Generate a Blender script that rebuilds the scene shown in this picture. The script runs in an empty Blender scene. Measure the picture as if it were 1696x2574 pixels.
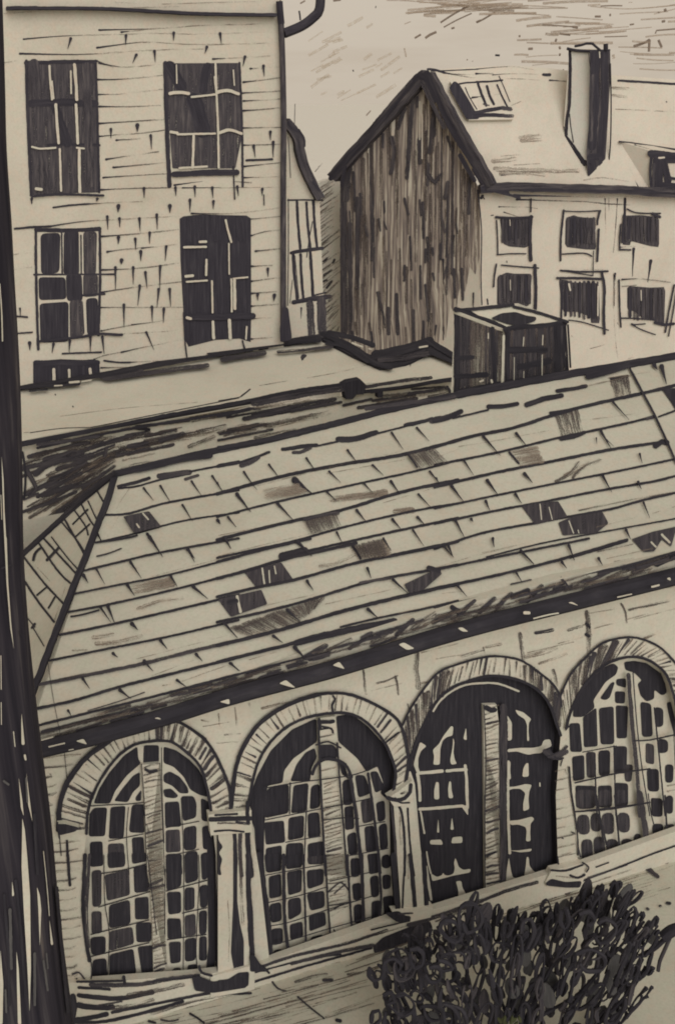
import bpy, bmesh, math, random
from mathutils import Vector, geometry
R = random.Random(7)
scene = bpy.context.scene
# ------------------------------------------------------------------ camera
F = 2574.0; PITCH = math.radians(21.9)
CAM = Vector((0, 0, 10.4))
cam = bpy.data.cameras.new("camera"); cam.sensor_fit = 'VERTICAL'; cam.sensor_height = 24; cam.lens = 24
cam.clip_end = 6000; cam.clip_start = 0.05
co = bpy.data.objects.new("camera", cam); scene.collection.objects.link(co)
co.location = CAM; co.rotation_euler = (math.pi/2 - PITCH, 0, 0); scene.camera = co
FW = Vector((0, math.cos(PITCH), -math.sin(PITCH))); UP = Vector((0, math.sin(PITCH), math.cos(PITCH))); RT = Vector((1, 0, 0))
# ------------------------------------------------------------------ sky, sun, exposure
SUN_EL, SUN_AZ = math.radians(31), math.radians(160)
w = bpy.data.worlds.new("World"); scene.world = w; w.use_nodes = True
nt = w.node_tree; bg = nt.nodes['Background']
sky = nt.nodes.new('ShaderNodeTexSky'); sky.sky_type = 'NISHITA'; sky.sun_disc = False
sky.sun_elevation = SUN_EL; sky.sun_rotation = SUN_AZ; sky.air_density = 1.0; sky.dust_density = 4.0
bw = nt.nodes.new('ShaderNodeRGBToBW'); nt.links.new(sky.outputs[0], bw.inputs[0])
tc = nt.nodes.new('ShaderNodeTexCoord'); mp = nt.nodes.new('ShaderNodeMapping'); mp.inputs['Scale'].default_value = (3, 3, 26)
nt.links.new(tc.outputs['Generated'], mp.inputs[0])
nz = nt.nodes.new('ShaderNodeTexNoise'); nz.inputs['Scale'].default_value = 2.2; nz.inputs['Detail'].default_value = 8; nz.inputs['Roughness'].default_value = .62
nt.links.new(mp.outputs[0], nz.inputs[0])
rp = nt.nodes.new('ShaderNodeValToRGB')
rp.color_ramp.elements[0].position = .36; rp.color_ramp.elements[0].color = (5.85, 5.02, 4.02, 1)
rp.color_ramp.elements[1].position = .56; rp.color_ramp.elements[1].color = (6.2, 5.4, 4.38, 1)
nt.links.new(nz.outputs[0], rp.inputs[0])
mx = nt.nodes.new('ShaderNodeMix'); mx.data_type = 'RGBA'; mx.inputs['Factor'].default_value = .9
nt.links.new(bw.outputs[0], mx.inputs['A']); nt.links.new(rp.outputs[0], mx.inputs['B'])
nt.links.new(mx.outputs['Result'], bg.inputs['Color']); bg.inputs['Strength'].default_value = 0.1
sl = bpy.data.lights.new("sun", 'SUN'); sl.energy = 1.5; sl.angle = math.radians(55); sl.color = (1, .965, .91)
so = bpy.data.objects.new("sun", sl); scene.collection.objects.link(so)
sv = Vector((math.sin(SUN_AZ)*math.cos(SUN_EL), math.cos(SUN_AZ)*math.cos(SUN_EL), math.sin(SUN_EL)))
so.rotation_euler = sv.to_track_quat('Z', 'Y').to_euler()
vs = scene.view_settings; vs.view_transform = 'Standard'; vs.look = 'None'; vs.gamma = 1; vs.exposure = 0; vs.use_curve_mapping = False
scene.cycles.transparent_max_bounces = 64; scene.cycles.max_bounces = 6; scene.cycles.filter_width = 1.9

# ------------------------------------------------------------------ materials
def node(t, kind, **kw):
    n = t.nodes.new(kind)
    for k, v in kw.items():
        if k in n.inputs: n.inputs[k].default_value = v
        else: setattr(n, k, v)
    return n
def ramp(t, src, stops):
    r = t.nodes.new('ShaderNodeValToRGB'); e = r.color_ramp.elements
    while len(e) < len(stops): e.new(.5)
    for q, (p, c) in zip(e, stops): q.position = p; q.color = (*c, 1) if len(c) == 3 else c
    t.links.new(src, r.inputs[0]); return r.outputs[0]
def math_(t, op, a, b):
    m = t.nodes.new('ShaderNodeMath'); m.operation = op
    for i, v in enumerate((a, b)):
        if isinstance(v, (int, float)): m.inputs[i].default_value = v
        else: t.links.new(v, m.inputs[i])
    return m.outputs[0]
def base_mat(name):
    m = bpy.data.materials.new(name); m.use_nodes = True
    b = m.node_tree.nodes['Principled BSDF']; b.inputs['Roughness'].default_value = .95
    b.inputs['Specular IOR Level'].default_value = .08
    return m, m.node_tree, b
def paper(name, c, var=.07, stain=(.86, .80, .74)):
    m, t, b = base_mat(name)
    g = t.nodes.new('ShaderNodeNewGeometry')
    n1 = node(t, 'ShaderNodeTexNoise', Scale=.55, Detail=7.0, Roughness=.6); t.links.new(g.outputs['Position'], n1.inputs['Vector'])
    n2 = node(t, 'ShaderNodeTexNoise', Scale=26.0, Detail=5.0, Roughness=.7); t.links.new(g.outputs['Position'], n2.inputs['Vector'])
    lo = tuple(x*(1-var) for x in c); hi = tuple(min(.9, x*(1+var)) for x in c)
    a = ramp(t, n1.outputs[0], [(.3, tuple(x*s**.25 for x, s in zip(lo, stain))), (.5, c), (.72, hi)])
    d = ramp(t, n2.outputs[0], [(.3, (.9, .895, .885)), (.52, (1, 1, 1)), (.75, (1.05, 1.05, 1.05))])
    n4 = node(t, 'ShaderNodeTexNoise', Scale=7.0, Detail=3.0, Roughness=.6); t.links.new(g.outputs['Position'], n4.inputs['Vector'])
    h = node(t, 'ShaderNodeMix', data_type='RGBA', blend_type='MULTIPLY'); h.inputs['Factor'].default_value = 1
    t.links.new(a, h.inputs['A']); t.links.new(ramp(t, n4.outputs[0], [(.34, (1.035, .985, .965)), (.5, (1, 1, 1)), (.66, (.975, 1.01, .985))]), h.inputs['B']); a = h.outputs['Result']
    k = node(t, 'ShaderNodeMix', data_type='RGBA', blend_type='MULTIPLY'); k.inputs['Factor'].default_value = 1
    t.links.new(a, k.inputs['A']); t.links.new(d, k.inputs['B']); t.links.new(k.outputs['Result'], b.inputs['Base Color'])
    bp = node(t, 'ShaderNodeBump', Strength=.12, Distance=.01); t.links.new(n2.outputs[0], bp.inputs['Height']); t.links.new(bp.outputs[0], b.inputs['Normal'])
    return m
def ink(name, stops, fu=.012, fv=.16, cut=None, edge=.18, amax=1.0):
    """brush mark: UVMap = pixels along / across the brush, E = position across it (-1..1)"""
    m, t, b = base_mat(name)
    u1 = node(t, 'ShaderNodeUVMap', uv_map='UVMap'); u2 = node(t, 'ShaderNodeUVMap', uv_map='E')
    mp = node(t, 'ShaderNodeMapping'); mp.inputs['Scale'].default_value = (fu, fv, 1); t.links.new(u1.outputs[0], mp.inputs[0])
    n = node(t, 'ShaderNodeTexNoise', Scale=1.0, Detail=6.0, Roughness=.62); t.links.new(mp.outputs[0], n.inputs['Vector'])
    t.links.new(ramp(t, n.outputs[0], stops), b.inputs['Base Color'])
    n3 = node(t, 'ShaderNodeTexNoise', Scale=.22, Detail=3.0); t.links.new(u1.outputs[0], n3.inputs['Vector'])
    sp = t.nodes.new('ShaderNodeSeparateXYZ'); t.links.new(u2.outputs[0], sp.inputs[0])
    av = math_(t, 'ABSOLUTE', sp.outputs['Y'], 0)
    lim = math_(t, 'SUBTRACT', 1.0 + edge*.25, math_(t, 'MULTIPLY', n3.outputs[0], edge*1.5))
    al = math_(t, 'LESS_THAN', av, lim)
    if cut:
        # dry brush: bristle gaps that grow towards the end of the mark, broken by the grain of the paper
        n4 = node(t, 'ShaderNodeTexNoise', Scale=.55, Detail=2.0); t.links.new(u1.outputs[0], n4.inputs['Vector'])
        s = math_(t, 'ADD', math_(t, 'MULTIPLY', n.outputs[0], .62), math_(t, 'MULTIPLY', n4.outputs[0], .38))
        s = math_(t, 'SUBTRACT', s, math_(t, 'MULTIPLY', sp.outputs['X'], .06))
        k = ramp(t, s, [(cut, (0, 0, 0)), (cut+.06, (1, 1, 1))])
        al = math_(t, 'MULTIPLY', al, k)
    al = math_(t, 'MULTIPLY', al, amax)
    t.links.new(al, b.inputs['Alpha'])
    return m
PAPER = dict(
    house=paper('cream_brickwork', (.565, .53, .46)), gable=paper('cream_render', (.60, .56, .495)),
    slate=paper('pale_roof_tile', (.465, .455, .395)), arc=paper('buff_brick', (.545, .525, .455)),
    flat=paper('pale_lead_sheet', (.56, .54, .47)), ground=paper('pale_paving', (.50, .49, .42)),
    land=paper('pale_open_ground', (.668, .655, .615), .015))
INK = {
    'k': ink('black_ink_mark', [(.3, (.024, .0232, .03)), (.55, (.036, .0345, .043)), (.75, (.058, .055, .064))]),
    'm': ink('grey_ink_mark', [(.28, (.03, .0285, .036)), (.5, (.052, .0485, .057)), (.72, (.095, .086, .092))], cut=.35, edge=.3),
    'd': ink('dry_brown_mark', [(.3, (.10, .082, .072)), (.6, (.19, .155, .13)), (.8, (.28, .235, .2))], fu=.02, fv=.3, cut=.45, edge=.6, amax=.72),
    's': ink('dry_dark_mark', [(.3, (.04, .035, .04)), (.6, (.09, .077, .076)), (.8, (.18, .15, .14))], fu=.013, fv=.26, cut=.43, edge=.6, amax=.82),
    'S': ink('soft_hatch_mark', [(.3, (.075, .063, .066)), (.6, (.135, .113, .108)), (.8, (.24, .2, .185))], fu=.010, fv=.22, cut=.42, edge=.5, amax=.7),  # soft brown-grey hatching
    'D': ink('pale_dry_mark', [(.3, (.2, .17, .145)), (.7, (.33, .28, .235))], fu=.02, fv=.3, cut=.44, edge=.6, amax=.6),
    'B': ink('hatched_boards', [(.30, (.10, .09, .096)), (.40, (.165, .143, .14)), (.48, (.26, .222, .205)), (.55, (.4, .35, .3)), (.61, (.565, .53, .46))], fu=.006, fv=.19, edge=0),  # brush hatching in dark to cream streaks
    'w': ink('grey_wash_mark', [(.3, (.065, .065, .07)), (.6, (.10, .098, .10)), (.8, (.16, .155, .15))], edge=.2),
    'K': ink('glare_ink_mark', [(.3, (.032, .03, .04)), (.55, (.047, .044, .056)), (.75, (.075, .07, .082))]),  # glare over the far buildings put into a paler copy of the ink
    'M': ink('glare_grey_mark', [(.28, (.042, .039, .05)), (.5, (.065, .06, .07)), (.72, (.14, .125, .128))], cut=.36, edge=.3),  # paler copy of the grey ink, glare put into its colour
}
def post_mat():
    m, t, b = base_mat('tarred_streaky_timber')
    tc = t.nodes.new('ShaderNodeTexCoord'); mp = node(t, 'ShaderNodeMapping'); mp.inputs['Scale'].default_value = (16, 16, .42)
    t.links.new(tc.outputs['Object'], mp.inputs[0])
    n = node(t, 'ShaderNodeTexNoise', Scale=1.0, Detail=5.0, Roughness=.55); t.links.new(mp.outputs[0], n.inputs['Vector'])
    t.links.new(ramp(t, n.outputs[0], [(.3, (.018, .017, .024)), (.55, (.034, .031, .04)), (.66, (.06, .055, .062)), (.74, (.12, .105, .1)), (.78, (.36, .32, .26))]), b.inputs['Base Color'])
    return m

# ------------------------------------------------------------------ planes: a place on the photograph -> a point on a real surface
def ray(x, y): return RT*((x-848)/F) + UP*((1287-y)/F) + FW
class Plane:
    def __init__(s, o, n):
        s.o = Vector(o); s.n = Vector(n).normalized()
        if (CAM - s.o).dot(s.n) < 0: s.n = -s.n
    def p(s, x, y, off=0.0):
        d = ray(x, y); return CAM + d*((s.o + s.n*off - CAM).dot(s.n)/d.dot(s.n))
    def shift(s, k): return Plane(s.o + s.n*k, s.n)
class Nearest:
    """whichever of several surfaces is seen first"""
    def __init__(s, *pl): s.pl = pl
    def p(s, x, y, off=0.0): return min((q.p(x, y, off) for q in s.pl), key=lambda v: (v-CAM).length)
def plane3(a, b, c): return Plane(a, (b-a).cross(c-a))
GZ = -0.3
GROUND = Plane((0, 0, GZ), (0, 0, 1))
AW = math.radians(21); UW = Vector((math.cos(AW), math.sin(AW), 0)); NW = Vector((math.sin(AW), -math.cos(AW), 0))
WALL = Plane(Plane((0, 0, 0), (0, 0, 1)).p(184, 2560), NW)

# tiles of the photograph used while measuring: x0, y0, scale
TILE = {0: (0, 0, 1), 1: (0, 0, 1.96), 2: (0, 500, 1.96), 3: (700, 0, 3.136), 4: (1196, 0, 3.136), 5: (700, 500, 3.136), 6: (1196, 500, 3.136),
        7: (0, 900, 2.6133), 8: (550, 900, 2.6133), 9: (1096, 900, 2.6133), 10: (0, 1350, 2.6133), 11: (550, 1350, 2.6133), 12: (1096, 1350, 2.6133),
        13: (0, 1800, 3.136), 14: (500, 1700, 2.6133), 15: (1096, 1550, 2.6133), 16: (0, 2150, 2.6133), 17: (550, 2150, 2.6133), 18: (1096, 2000, 2.6133), 19: (1020, 1760, 4.25), 20: (1220, 1740, 4.576), 21: (0, 1700, 2.725)}
def pts(s, tile=0):
    x0, y0, k = TILE[tile]
    return [(x0+float(a.split(',')[0])/k, y0+float(a.split(',')[1])/k) for a in s.split()]

def smooth(P, step):
    if len(P) == 2: Q = [P[0], P[0], P[1], P[1]]
    else: Q = [P[0]] + list(P) + [P[-1]]
    out = []
    for i in range(1, len(Q)-2):
        p0, p1, p2, p3 = Q[i-1:i+3]
        L = math.dist(p1, p2); n = max(1, int(L/step))
        for j in range(n):
            t = j/n
            if len(P) == 2: out.append((p1[0]+(p2[0]-p1[0])*t, p1[1]+(p2[1]-p1[1])*t)); continue
            out.append(tuple(.5*((2*p1[k]) + (-p0[k]+p2[k])*t + (2*p0[k]-5*p1[k]+4*p2[k]-p3[k])*t*t + (-p0[k]+3*p1[k]-3*p2[k]+p3[k])*t**3) for k in (0, 1)))
    out.append(P[-1]); return out
def chaikin(P, n=2, a=.24):
    for _ in range(n):
        Q = []
        for i in range(len(P)):
            p, q = P[i], P[(i+1) % len(P)]
            Q += [(p[0]+(q[0]-p[0])*a, p[1]+(q[1]-p[1])*a), (p[0]+(q[0]-p[0])*(1-a), p[1]+(q[1]-p[1])*(1-a))]
        P = Q
    return P
def rounded(P, r):
    Q = []; n = len(P)
    for i in range(n):
        a, b, c = P[i-1], P[i], P[(i+1) % n]; l1, l2 = math.dist(a, b) or 1, math.dist(b, c) or 1
        k1, k2 = min(r, l1*.45)/l1, min(r, l2*.45)/l2
        p = (b[0]+(a[0]-b[0])*k1, b[1]+(a[1]-b[1])*k1); q = (b[0]+(c[0]-b[0])*k2, b[1]+(c[1]-b[1])*k2)
        for t in (0, .33, .67, 1): Q.append(tuple(p[k]*(1-t)**2+2*b[k]*t*(1-t)+q[k]*t*t for k in (0, 1)))
    return Q
def inside(p, poly):
    c = False; j = len(poly)-1
    for i in range(len(poly)):
        a, b = poly[i], poly[j]
        if (a[1] > p[1]) != (b[1] > p[1]) and p[0] < (b[0]-a[0])*(p[1]-a[1])/(b[1]-a[1])+a[0]: c = not c
        j = i
    return c
def lerp_y(P, x):
    for (x0, y0), (x1, y1) in zip(P, P[1:]):
        if x <= x1: return y0+(y1-y0)*(x-x0)/(x1-x0)
    (x0, y0), (x1, y1) = P[-2:]; return y0+(y1-y0)*(x-x0)/(x1-x0)

# ------------------------------------------------------------------ mesh builder: one part = base geometry + the marks on its surface
class MB:
    def __init__(s, face='arc', far=False):
        s.v = []; s.f = []; s.mi = []; s.uv = []; s.mats = []; s.i = 0; s.face = face; s.far = far
    def slot(s, k):
        if s.far and k in 'km' and isinstance(k, str) and len(k) == 1: k = k.upper()
        m = INK.get(k) if isinstance(k, str) else k
        if m is None: m = PAPER[s.face if k in ('c', 'b') else k]
        if m not in s.mats: s.mats.append(m)
        return s.mats.index(m)
    def face_(s, ids, k, uv=None):
        s.f.append(ids); s.mi.append(s.slot(k)); s.uv.append(uv or [(0, 0, 0, 0)]*len(ids))
    def add(s, P): n = len(s.v); s.v += P; return list(range(n, n+len(P)))
    def quad(s, P, k=None): s.face_(s.add(list(P)), k or s.face)
    def nxt(s): s.i += 1; return .006 + (s.i % 260)*.00018
    def poly(s, pl, P, k=None, off=None, thick=0.0, back=None):
        """flat n-gon seen at P on the plane pl; thick > 0 makes it a slab reaching back along the normal"""
        k = k or s.face; o = s.nxt() if off is None else off
        rx, ry = R.uniform(0, 500), R.uniform(0, 500)
        A = [pl.p(x, y, o) for x, y in P]; ia = s.add(A)
        s.face_(ia, k, [(y+ry, x+rx, 0, 0) for x, y in P])
        if thick:
            ex = back if back is not None else -pl.n*thick
            ib = s.add([a+ex for a in A]); n = len(P)
            for i in range(n): s.face_([ia[i], ia[(i+1) % n], ib[(i+1) % n], ib[i]], k, [(P[i][1], 0, 0, 0), (P[(i+1) % n][1], 0, 0, 0), (P[(i+1) % n][1], 9, 0, 0), (P[i][1], 9, 0, 0)])
            s.face_(ib[::-1], k)
    def ribbon(s, P, w, wob=.12, tick=False, cap=True):
        Q = smooth(P, max(3.0, min(14, w*.9)))
        n = len(Q); D = [0]
        for a, b in zip(Q, Q[1:]): D.append(D[-1]+math.dist(a, b))
        L = D[-1] or 1
        if cap:
            e = w*.45; ext = [(Q[0], 0)]
            for fr in (.12, .4, 1.0):
                if L > 2.4*e: ext.append((tuple(Q[0][k]+(Q[1][k]-Q[0][k])*0 for k in (0, 1)), 0))
        ph = R.uniform(0, 9); res = []
        for i in range(n):
            a = Q[max(0, i-1)]; b = Q[min(n-1, i+1)]
            dx, dy = b[0]-a[0], b[1]-a[1]; l = math.hypot(dx, dy) or 1; nx, ny = -dy/l, dx/l
            d = D[i]; ww = w*(1+wob*(math.sin(d*.11/max(w, 4)*6+ph)*.5+R.uniform(-.5, .5)))
            if tick: ww = w*(1.25-1.05*min(1, (d/L)**.7))
            jx = R.uniform(-.05, .05)*w
            res.append((Q[i][0]+nx*jx, Q[i][1]+ny*jx, nx, ny, ww*.5, d))
        if cap and not tick or tick:
            x, y, nx, ny, h, d = res[0]; tx, ty = ny, -nx
            pre = [(x-tx*h*c, y-ty*h*c, nx, ny, h*q, d-h*c) for c, q in ((.95, .3), (.7, .72), (.35, .94))]
            x, y, nx, ny, h, d = res[-1]; tx, ty = ny, -nx
            post = [(x+tx*h*c, y+ty*h*c, nx, ny, h*q, d+h*c) for c, q in ((.35, .94), (.7, .72), (.95, .3))]
            res = pre+res+post
        return res, L
    def stroke(s, pl, P, w, k='k', tick=False, off=None, wob=.12):
        o = s.nxt() if off is None else off
        res, L = s.ribbon(P, w, wob, tick); r0 = R.uniform(0, 3000); r1 = R.uniform(0, 300); prev = None
        for x, y, nx, ny, h, d in res:
            ii = s.add([pl.p(x+nx*h, y+ny*h, o), pl.p(x-nx*h, y-ny*h, o)])
            c = [(d+r0, h+r1, d/L, 1), (d+r0, -h+r1, d/L, -1)]
            if prev: s.face_([prev[0], prev[1], ii[1], ii[0]], k, [pc[0], pc[1], c[1], c[0]])
            prev = ii; pc = c
    def beam(s, pl, P, w, thick, k='k', off=0.0):
        """a solid bar following P on the plane, standing off in front of it"""
        res, L = s.ribbon(P, w, .05, cap=False)
        l = [(x+nx*h, y+ny*h) for x, y, nx, ny, h, d in res]; r = [(x-nx*h, y-ny*h) for x, y, nx, ny, h, d in res]
        n = len(l); ia = s.add([pl.p(*q, off) for q in l]); ib = s.add([pl.p(*q, off) for q in r])
        ic = s.add([s.v[i]-pl.n*thick for i in ia]); id_ = s.add([s.v[i]-pl.n*thick for i in ib])
        D = [q[5] for q in res]; r0 = R.uniform(0, 999)
        for i in range(n-1):
            j = i+1; u0, u1 = D[i]+r0, D[j]+r0; W2 = w/2
            s.face_([ia[i], ib[i], ib[j], ia[j]], k, [(u0, W2, 0, 0), (u0, -W2, 0, 0), (u1, -W2, 0, 0), (u1, W2, 0, 0)])
            s.face_([ic[i], ia[i], ia[j], ic[j]], k, [(u0, W2+9, 0, 0), (u0, W2, 0, 0), (u1, W2, 0, 0), (u1, W2+9, 0, 0)])
            s.face_([ib[i], id_[i], id_[j], ib[j]], k, [(u0, -W2, 0, 0), (u0, -W2-9, 0, 0), (u1, -W2-9, 0, 0), (u1, -W2, 0, 0)])
            s.face_([id_[i], ic[i], ic[j], id_[j]], k)
        s.face_([ia[0], ic[0], id_[0], ib[0]], k); s.face_([ia[-1], ib[-1], id_[-1], ic[-1]], k)
    def tube(s, pts3, rad, k='k', n=7):
        """round bar through points in space; rad is one number or one per point"""
        prev = None; r0 = R.uniform(0, 999); d = 0
        for i, p in enumerate(pts3):
            a = pts3[max(0, i-1)]; b = pts3[min(len(pts3)-1, i+1)]; t = (b-a).normalized() if (b-a).length > 1e-7 else Vector((0, 0, 1))
            x = t.orthogonal().normalized() if i == 0 else (px - t*px.dot(t)).normalized()
            px = x; y = t.cross(x); r = rad[i] if isinstance(rad, (list, tuple)) else rad
            if i: d += (p-pts3[i-1]).length*170
            ring = s.add([p+(x*math.cos(2*math.pi*q/n)+y*math.sin(2*math.pi*q/n))*r for q in range(n)])
            if prev:
                for q in range(n):
                    z = (q+1) % n
                    s.face_([prev[q], prev[z], ring[z], ring[q]], k, [(pd+r0, q*3, 0, 0), (pd+r0, q*3+3, 0, 0), (d+r0, q*3+3, 0, 0), (d+r0, q*3, 0, 0)])
            else: s.face_(ring[::-1], k)
            prev = ring; pd = d
        s.face_(prev, k)
    def pxtube(s, pl, P, wpx, k='k', off=0.0, n=8, step=8):
        Q = smooth(P, step); V = [pl.p(x, y, off) for x, y in Q]
        s.tube(V, [wpx*.5*(v-CAM).dot(FW)/F for v in V], k, n)
    def draw(s, pl, tile, text, far=None):
        K = TILE[tile][2]
        for item in text.replace('\n', ';').split(';'):
            q = item.split()
            if not q: continue
            c = q[0][0]; wd = float(q[0][1:] or 0)/K; P = pts(' '.join(q[1:]), tile)
            if c in 'ms' and wd < 7 and s.far and len(P) > 1 and math.dist(P[0], P[-1]) > 40:
                # a pen line that starts wet and runs dry
                s.stroke(pl, P, max(wd*.95, 2.4), 's' if c == 'm' else 'd')
                Q = smooth(P, 6); n = max(2, int(len(Q)*R.uniform(.2, .5))); s.stroke(pl, Q[:n:max(1, n//4)] if n > 4 else Q[:n], wd*1.05, 'k', tick=True)
            elif c in 'kmdswbDS': s.stroke(pl, P, max(wd, 1.6), c)
            elif c == 't': s.stroke(pl, P, max(wd, 2.5), 'k', tick=True)
            elif c == 'p' and s.far:
                cx, cy = sum(q_[0] for q_ in P)/len(P), sum(q_[1] for q_ in P)/len(P)
                s.poly(pl, rounded([(x+(2.2 if x > cx else -2.2), y+(2.2 if y > cy else -2.2)) for x, y in P], R.uniform(8, 13)), R.choice('kkm'))
            elif c == 'p': s.poly(pl, rounded([(x+R.uniform(-1, 1), y+R.uniform(-1, 1)) for x, y in P], R.uniform(6, 10) if wd == 0 else 16), R.choice('kkkm') if wd == 0 else 'm')
            elif c == 'f': s.poly(pl, rounded(P, 6), 'k')
            elif c == 'g': s.poly(pl, rounded(P, 4), 'm')
            elif c == 'e': s.hatch(pl, P, 's')
            elif c == 'h': s.hatch(pl, [P[1], P[2], P[3], P[0]], 'd', 13); s.hatch(pl, [P[1], P[2], P[3], P[0]], 'D', 16)
            elif c == 'c': s.poly(pl, rounded(P, 5), 'c')
    def ticks(s, pl, tile, text, w=12): s.draw(pl, tile, ';'.join(('t%g ' % w)+a.strip() if a.strip()[0] in '0123456789-' else a for a in text.split(';') if a.strip()))
    def hatch(s, pl, P, k, w=None):
        """a patch filled with parallel brush marks running along its second side"""
        a, b, c, d = P[0], P[1], P[2], P[-1] if len(P) > 3 else P[0]
        w = w or 9; n = max(3, int(math.dist(a, b)/(w*.62)))
        for i in range(n):
            t = (i+.5)/n; e = R.uniform(-.06, .06)
            p = (a[0]+(b[0]-a[0])*t, a[1]+(b[1]-a[1])*t); q = (d[0]+(c[0]-d[0])*t, d[1]+(c[1]-d[1])*t)
            s.stroke(pl, [(p[0]+(q[0]-p[0])*max(0, e), p[1]+(q[1]-p[1])*max(0, e)), (q[0]+(p[0]-q[0])*e, q[1]+(p[1]-q[1])*e)], w*R.uniform(.8, 1.2), k)
    def build(s, name, parent=None, label=None):
        me = bpy.data.meshes.new(name); o = Vector((0, 0, 0)); q = parent
        while q: o += q.location; q = q.parent
        me.from_pydata([v-o for v in s.v], [], s.f)
        for m in s.mats: me.materials.append(m)
        me.polygons.foreach_set('material_index', s.mi)
        a = me.uv_layers.new(name='UVMap'); b = me.uv_layers.new(name='E')
        fl = [c for f in s.uv for c in f]
        a.data.foreach_set('uv', [z for c in fl for z in c[:2]]); b.data.foreach_set('uv', [z for c in fl for z in c[2:]])
        me.update(); ob = bpy.data.objects.new(name, me); scene.collection.objects.link(ob)
        if parent: ob.parent = parent
        if label: ob['label'] = label
        return ob
def thing(name, loc, label, cat, group=None):
    o = bpy.data.objects.new(name, None); scene.collection.objects.link(o); o.location = loc; o.empty_display_size = .3
    o['label'] = label; o['category'] = cat
    if group: o['group'] = group
    return o
def holed(mb, pl, outer, holes, k, depth, reveal='k'):
    """wall sheet with openings and their reveals"""
    ux = Vector((-pl.n.y, pl.n.x, 0)).normalized(); uy = pl.n.cross(ux)
    def flat(P): return [((v-pl.o).dot(ux), (v-pl.o).dot(uy)) for v in (pl.p(*q) for q in P)]
    O = flat(outer); H = [flat(h) for h in holes]; V = []; Ed = []
    for L in [O]+H:
        n0 = len(V); V += [Vector(p) for p in L]; Ed += [(n0+i, n0+(i+1) % len(L)) for i in range(len(L))]
    vs_, _, fs, *_ = geometry.delaunay_2d_cdt(V, Ed, [], 0, 1e-6)
    ids = mb.add([pl.o+ux*p.x+uy*p.y for p in vs_])
    for f in fs:
        c = sum((vs_[i] for i in f), Vector((0, 0)))/len(f)
        if inside(c, O) and not any(inside(c, h) for h in H): mb.face_([ids[i] for i in f], k)
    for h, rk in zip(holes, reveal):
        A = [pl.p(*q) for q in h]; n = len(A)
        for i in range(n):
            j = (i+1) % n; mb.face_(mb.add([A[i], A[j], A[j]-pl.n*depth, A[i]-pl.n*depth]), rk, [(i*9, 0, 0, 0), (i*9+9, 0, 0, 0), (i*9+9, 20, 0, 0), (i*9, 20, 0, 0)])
# ------------------------------------------------------------------ surfaces of the arcaded building
EAVE = WALL.shift(.35); GUT = WALL.shift(.46); PLINTH = WALL.shift(.07); WIN = WALL.shift(-.14)
RIDGE_END = WALL.shift(-3).p(288, 1192); CORNER = EAVE.p(80, 1830)
ROOF = plane3(CORNER, EAVE.p(1696, 1388), RIDGE_END)
HIP = plane3(RIDGE_END, CORNER, CORNER - NW*2)
BASE = Nearest(PLINTH, GROUND)

# ------------------------------------------------------------------ ground and pavement
g = MB('land'); S = 3000
g.quad([Vector((-S, -S, GZ-.004)), Vector((S, -S, GZ-.004)), Vector((S, S, GZ-.004)), Vector((-S, S, GZ-.004))])
g.build('ground')['kind'] = 'structure'
g = MB('ground')
pv = [GROUND.p(150, 2590), GROUND.p(1960, 2090)]
g.quad([pv[0]-UW*6, pv[1]+UW*4, pv[1]+UW*4+NW*7, pv[0]-UW*6+NW*7])
junction = pts('184,2571 626,2467 936,2383 1364,2214 1696,2110 1800,2078')
for i in range(80):                                    # worn paving courses, drawn along the foot of the wall
    x0 = R.uniform(150, 1500); L = R.uniform(90, 420); d = R.uniform(10, 150)
    if x0+L*.5 > 870 and x0 < 1500 and d > 60: continue
    P = [(x, lerp_y(junction, x)+d+R.uniform(-2, 2)-(x-x0)*.02*R.uniform(-1, 1)) for x in (x0, x0+L*.5, x0+L) if x < 1710]
    if len(P) > 1: g.stroke(GROUND, P, R.uniform(3, 7), R.choice('dds'))
for i in range(7):
    d = 45+i*17+R.uniform(-4, 4)
    g.stroke(GROUND, [(x, lerp_y(junction, x)+d+R.uniform(-2, 2)) for x in range(300+i*30, 940-i*20, 90)], R.uniform(2.5, 4), 'd')
for i in range(16):
    d = 12+i*7.5
    g.stroke(GROUND, [(x, lerp_y(junction, x)+d) for x in (1395+R.uniform(-30, 40), 1540, 1640+R.uniform(-40, 60))], R.uniform(3, 5), 'd')
g.draw(GROUND, 17, 'm14 350,830 390,875 440,890;m14 520,930 600,1000 690,1070;s30 510,830 600,800 700,780;m28 690,820 740,818;s22 850,780 930,770;k26 775,1082 795,1088;d14 0,1050 400,950;d14 150,1090 560,990;d14 620,990 900,900;d12 700,1060 1000,950')
g.draw(GROUND, 16, 'k16 1250,1040 1300,1070 1340,1100;m14 1060,1080 1120,1090 1170,1080;k18 980,1090 1020,1100')
g.draw(GROUND, 18, 'm34 1370,465 1450,530;k24 1515,705 1530,707;m20 1468,725 1475,728;m20 1385,742 1392,746;m30 560,710 700,670 800,640;s40 860,640 900,620;s26 1510,440 1568,410')
g.build('pavement')['kind'] = 'structure'

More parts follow.
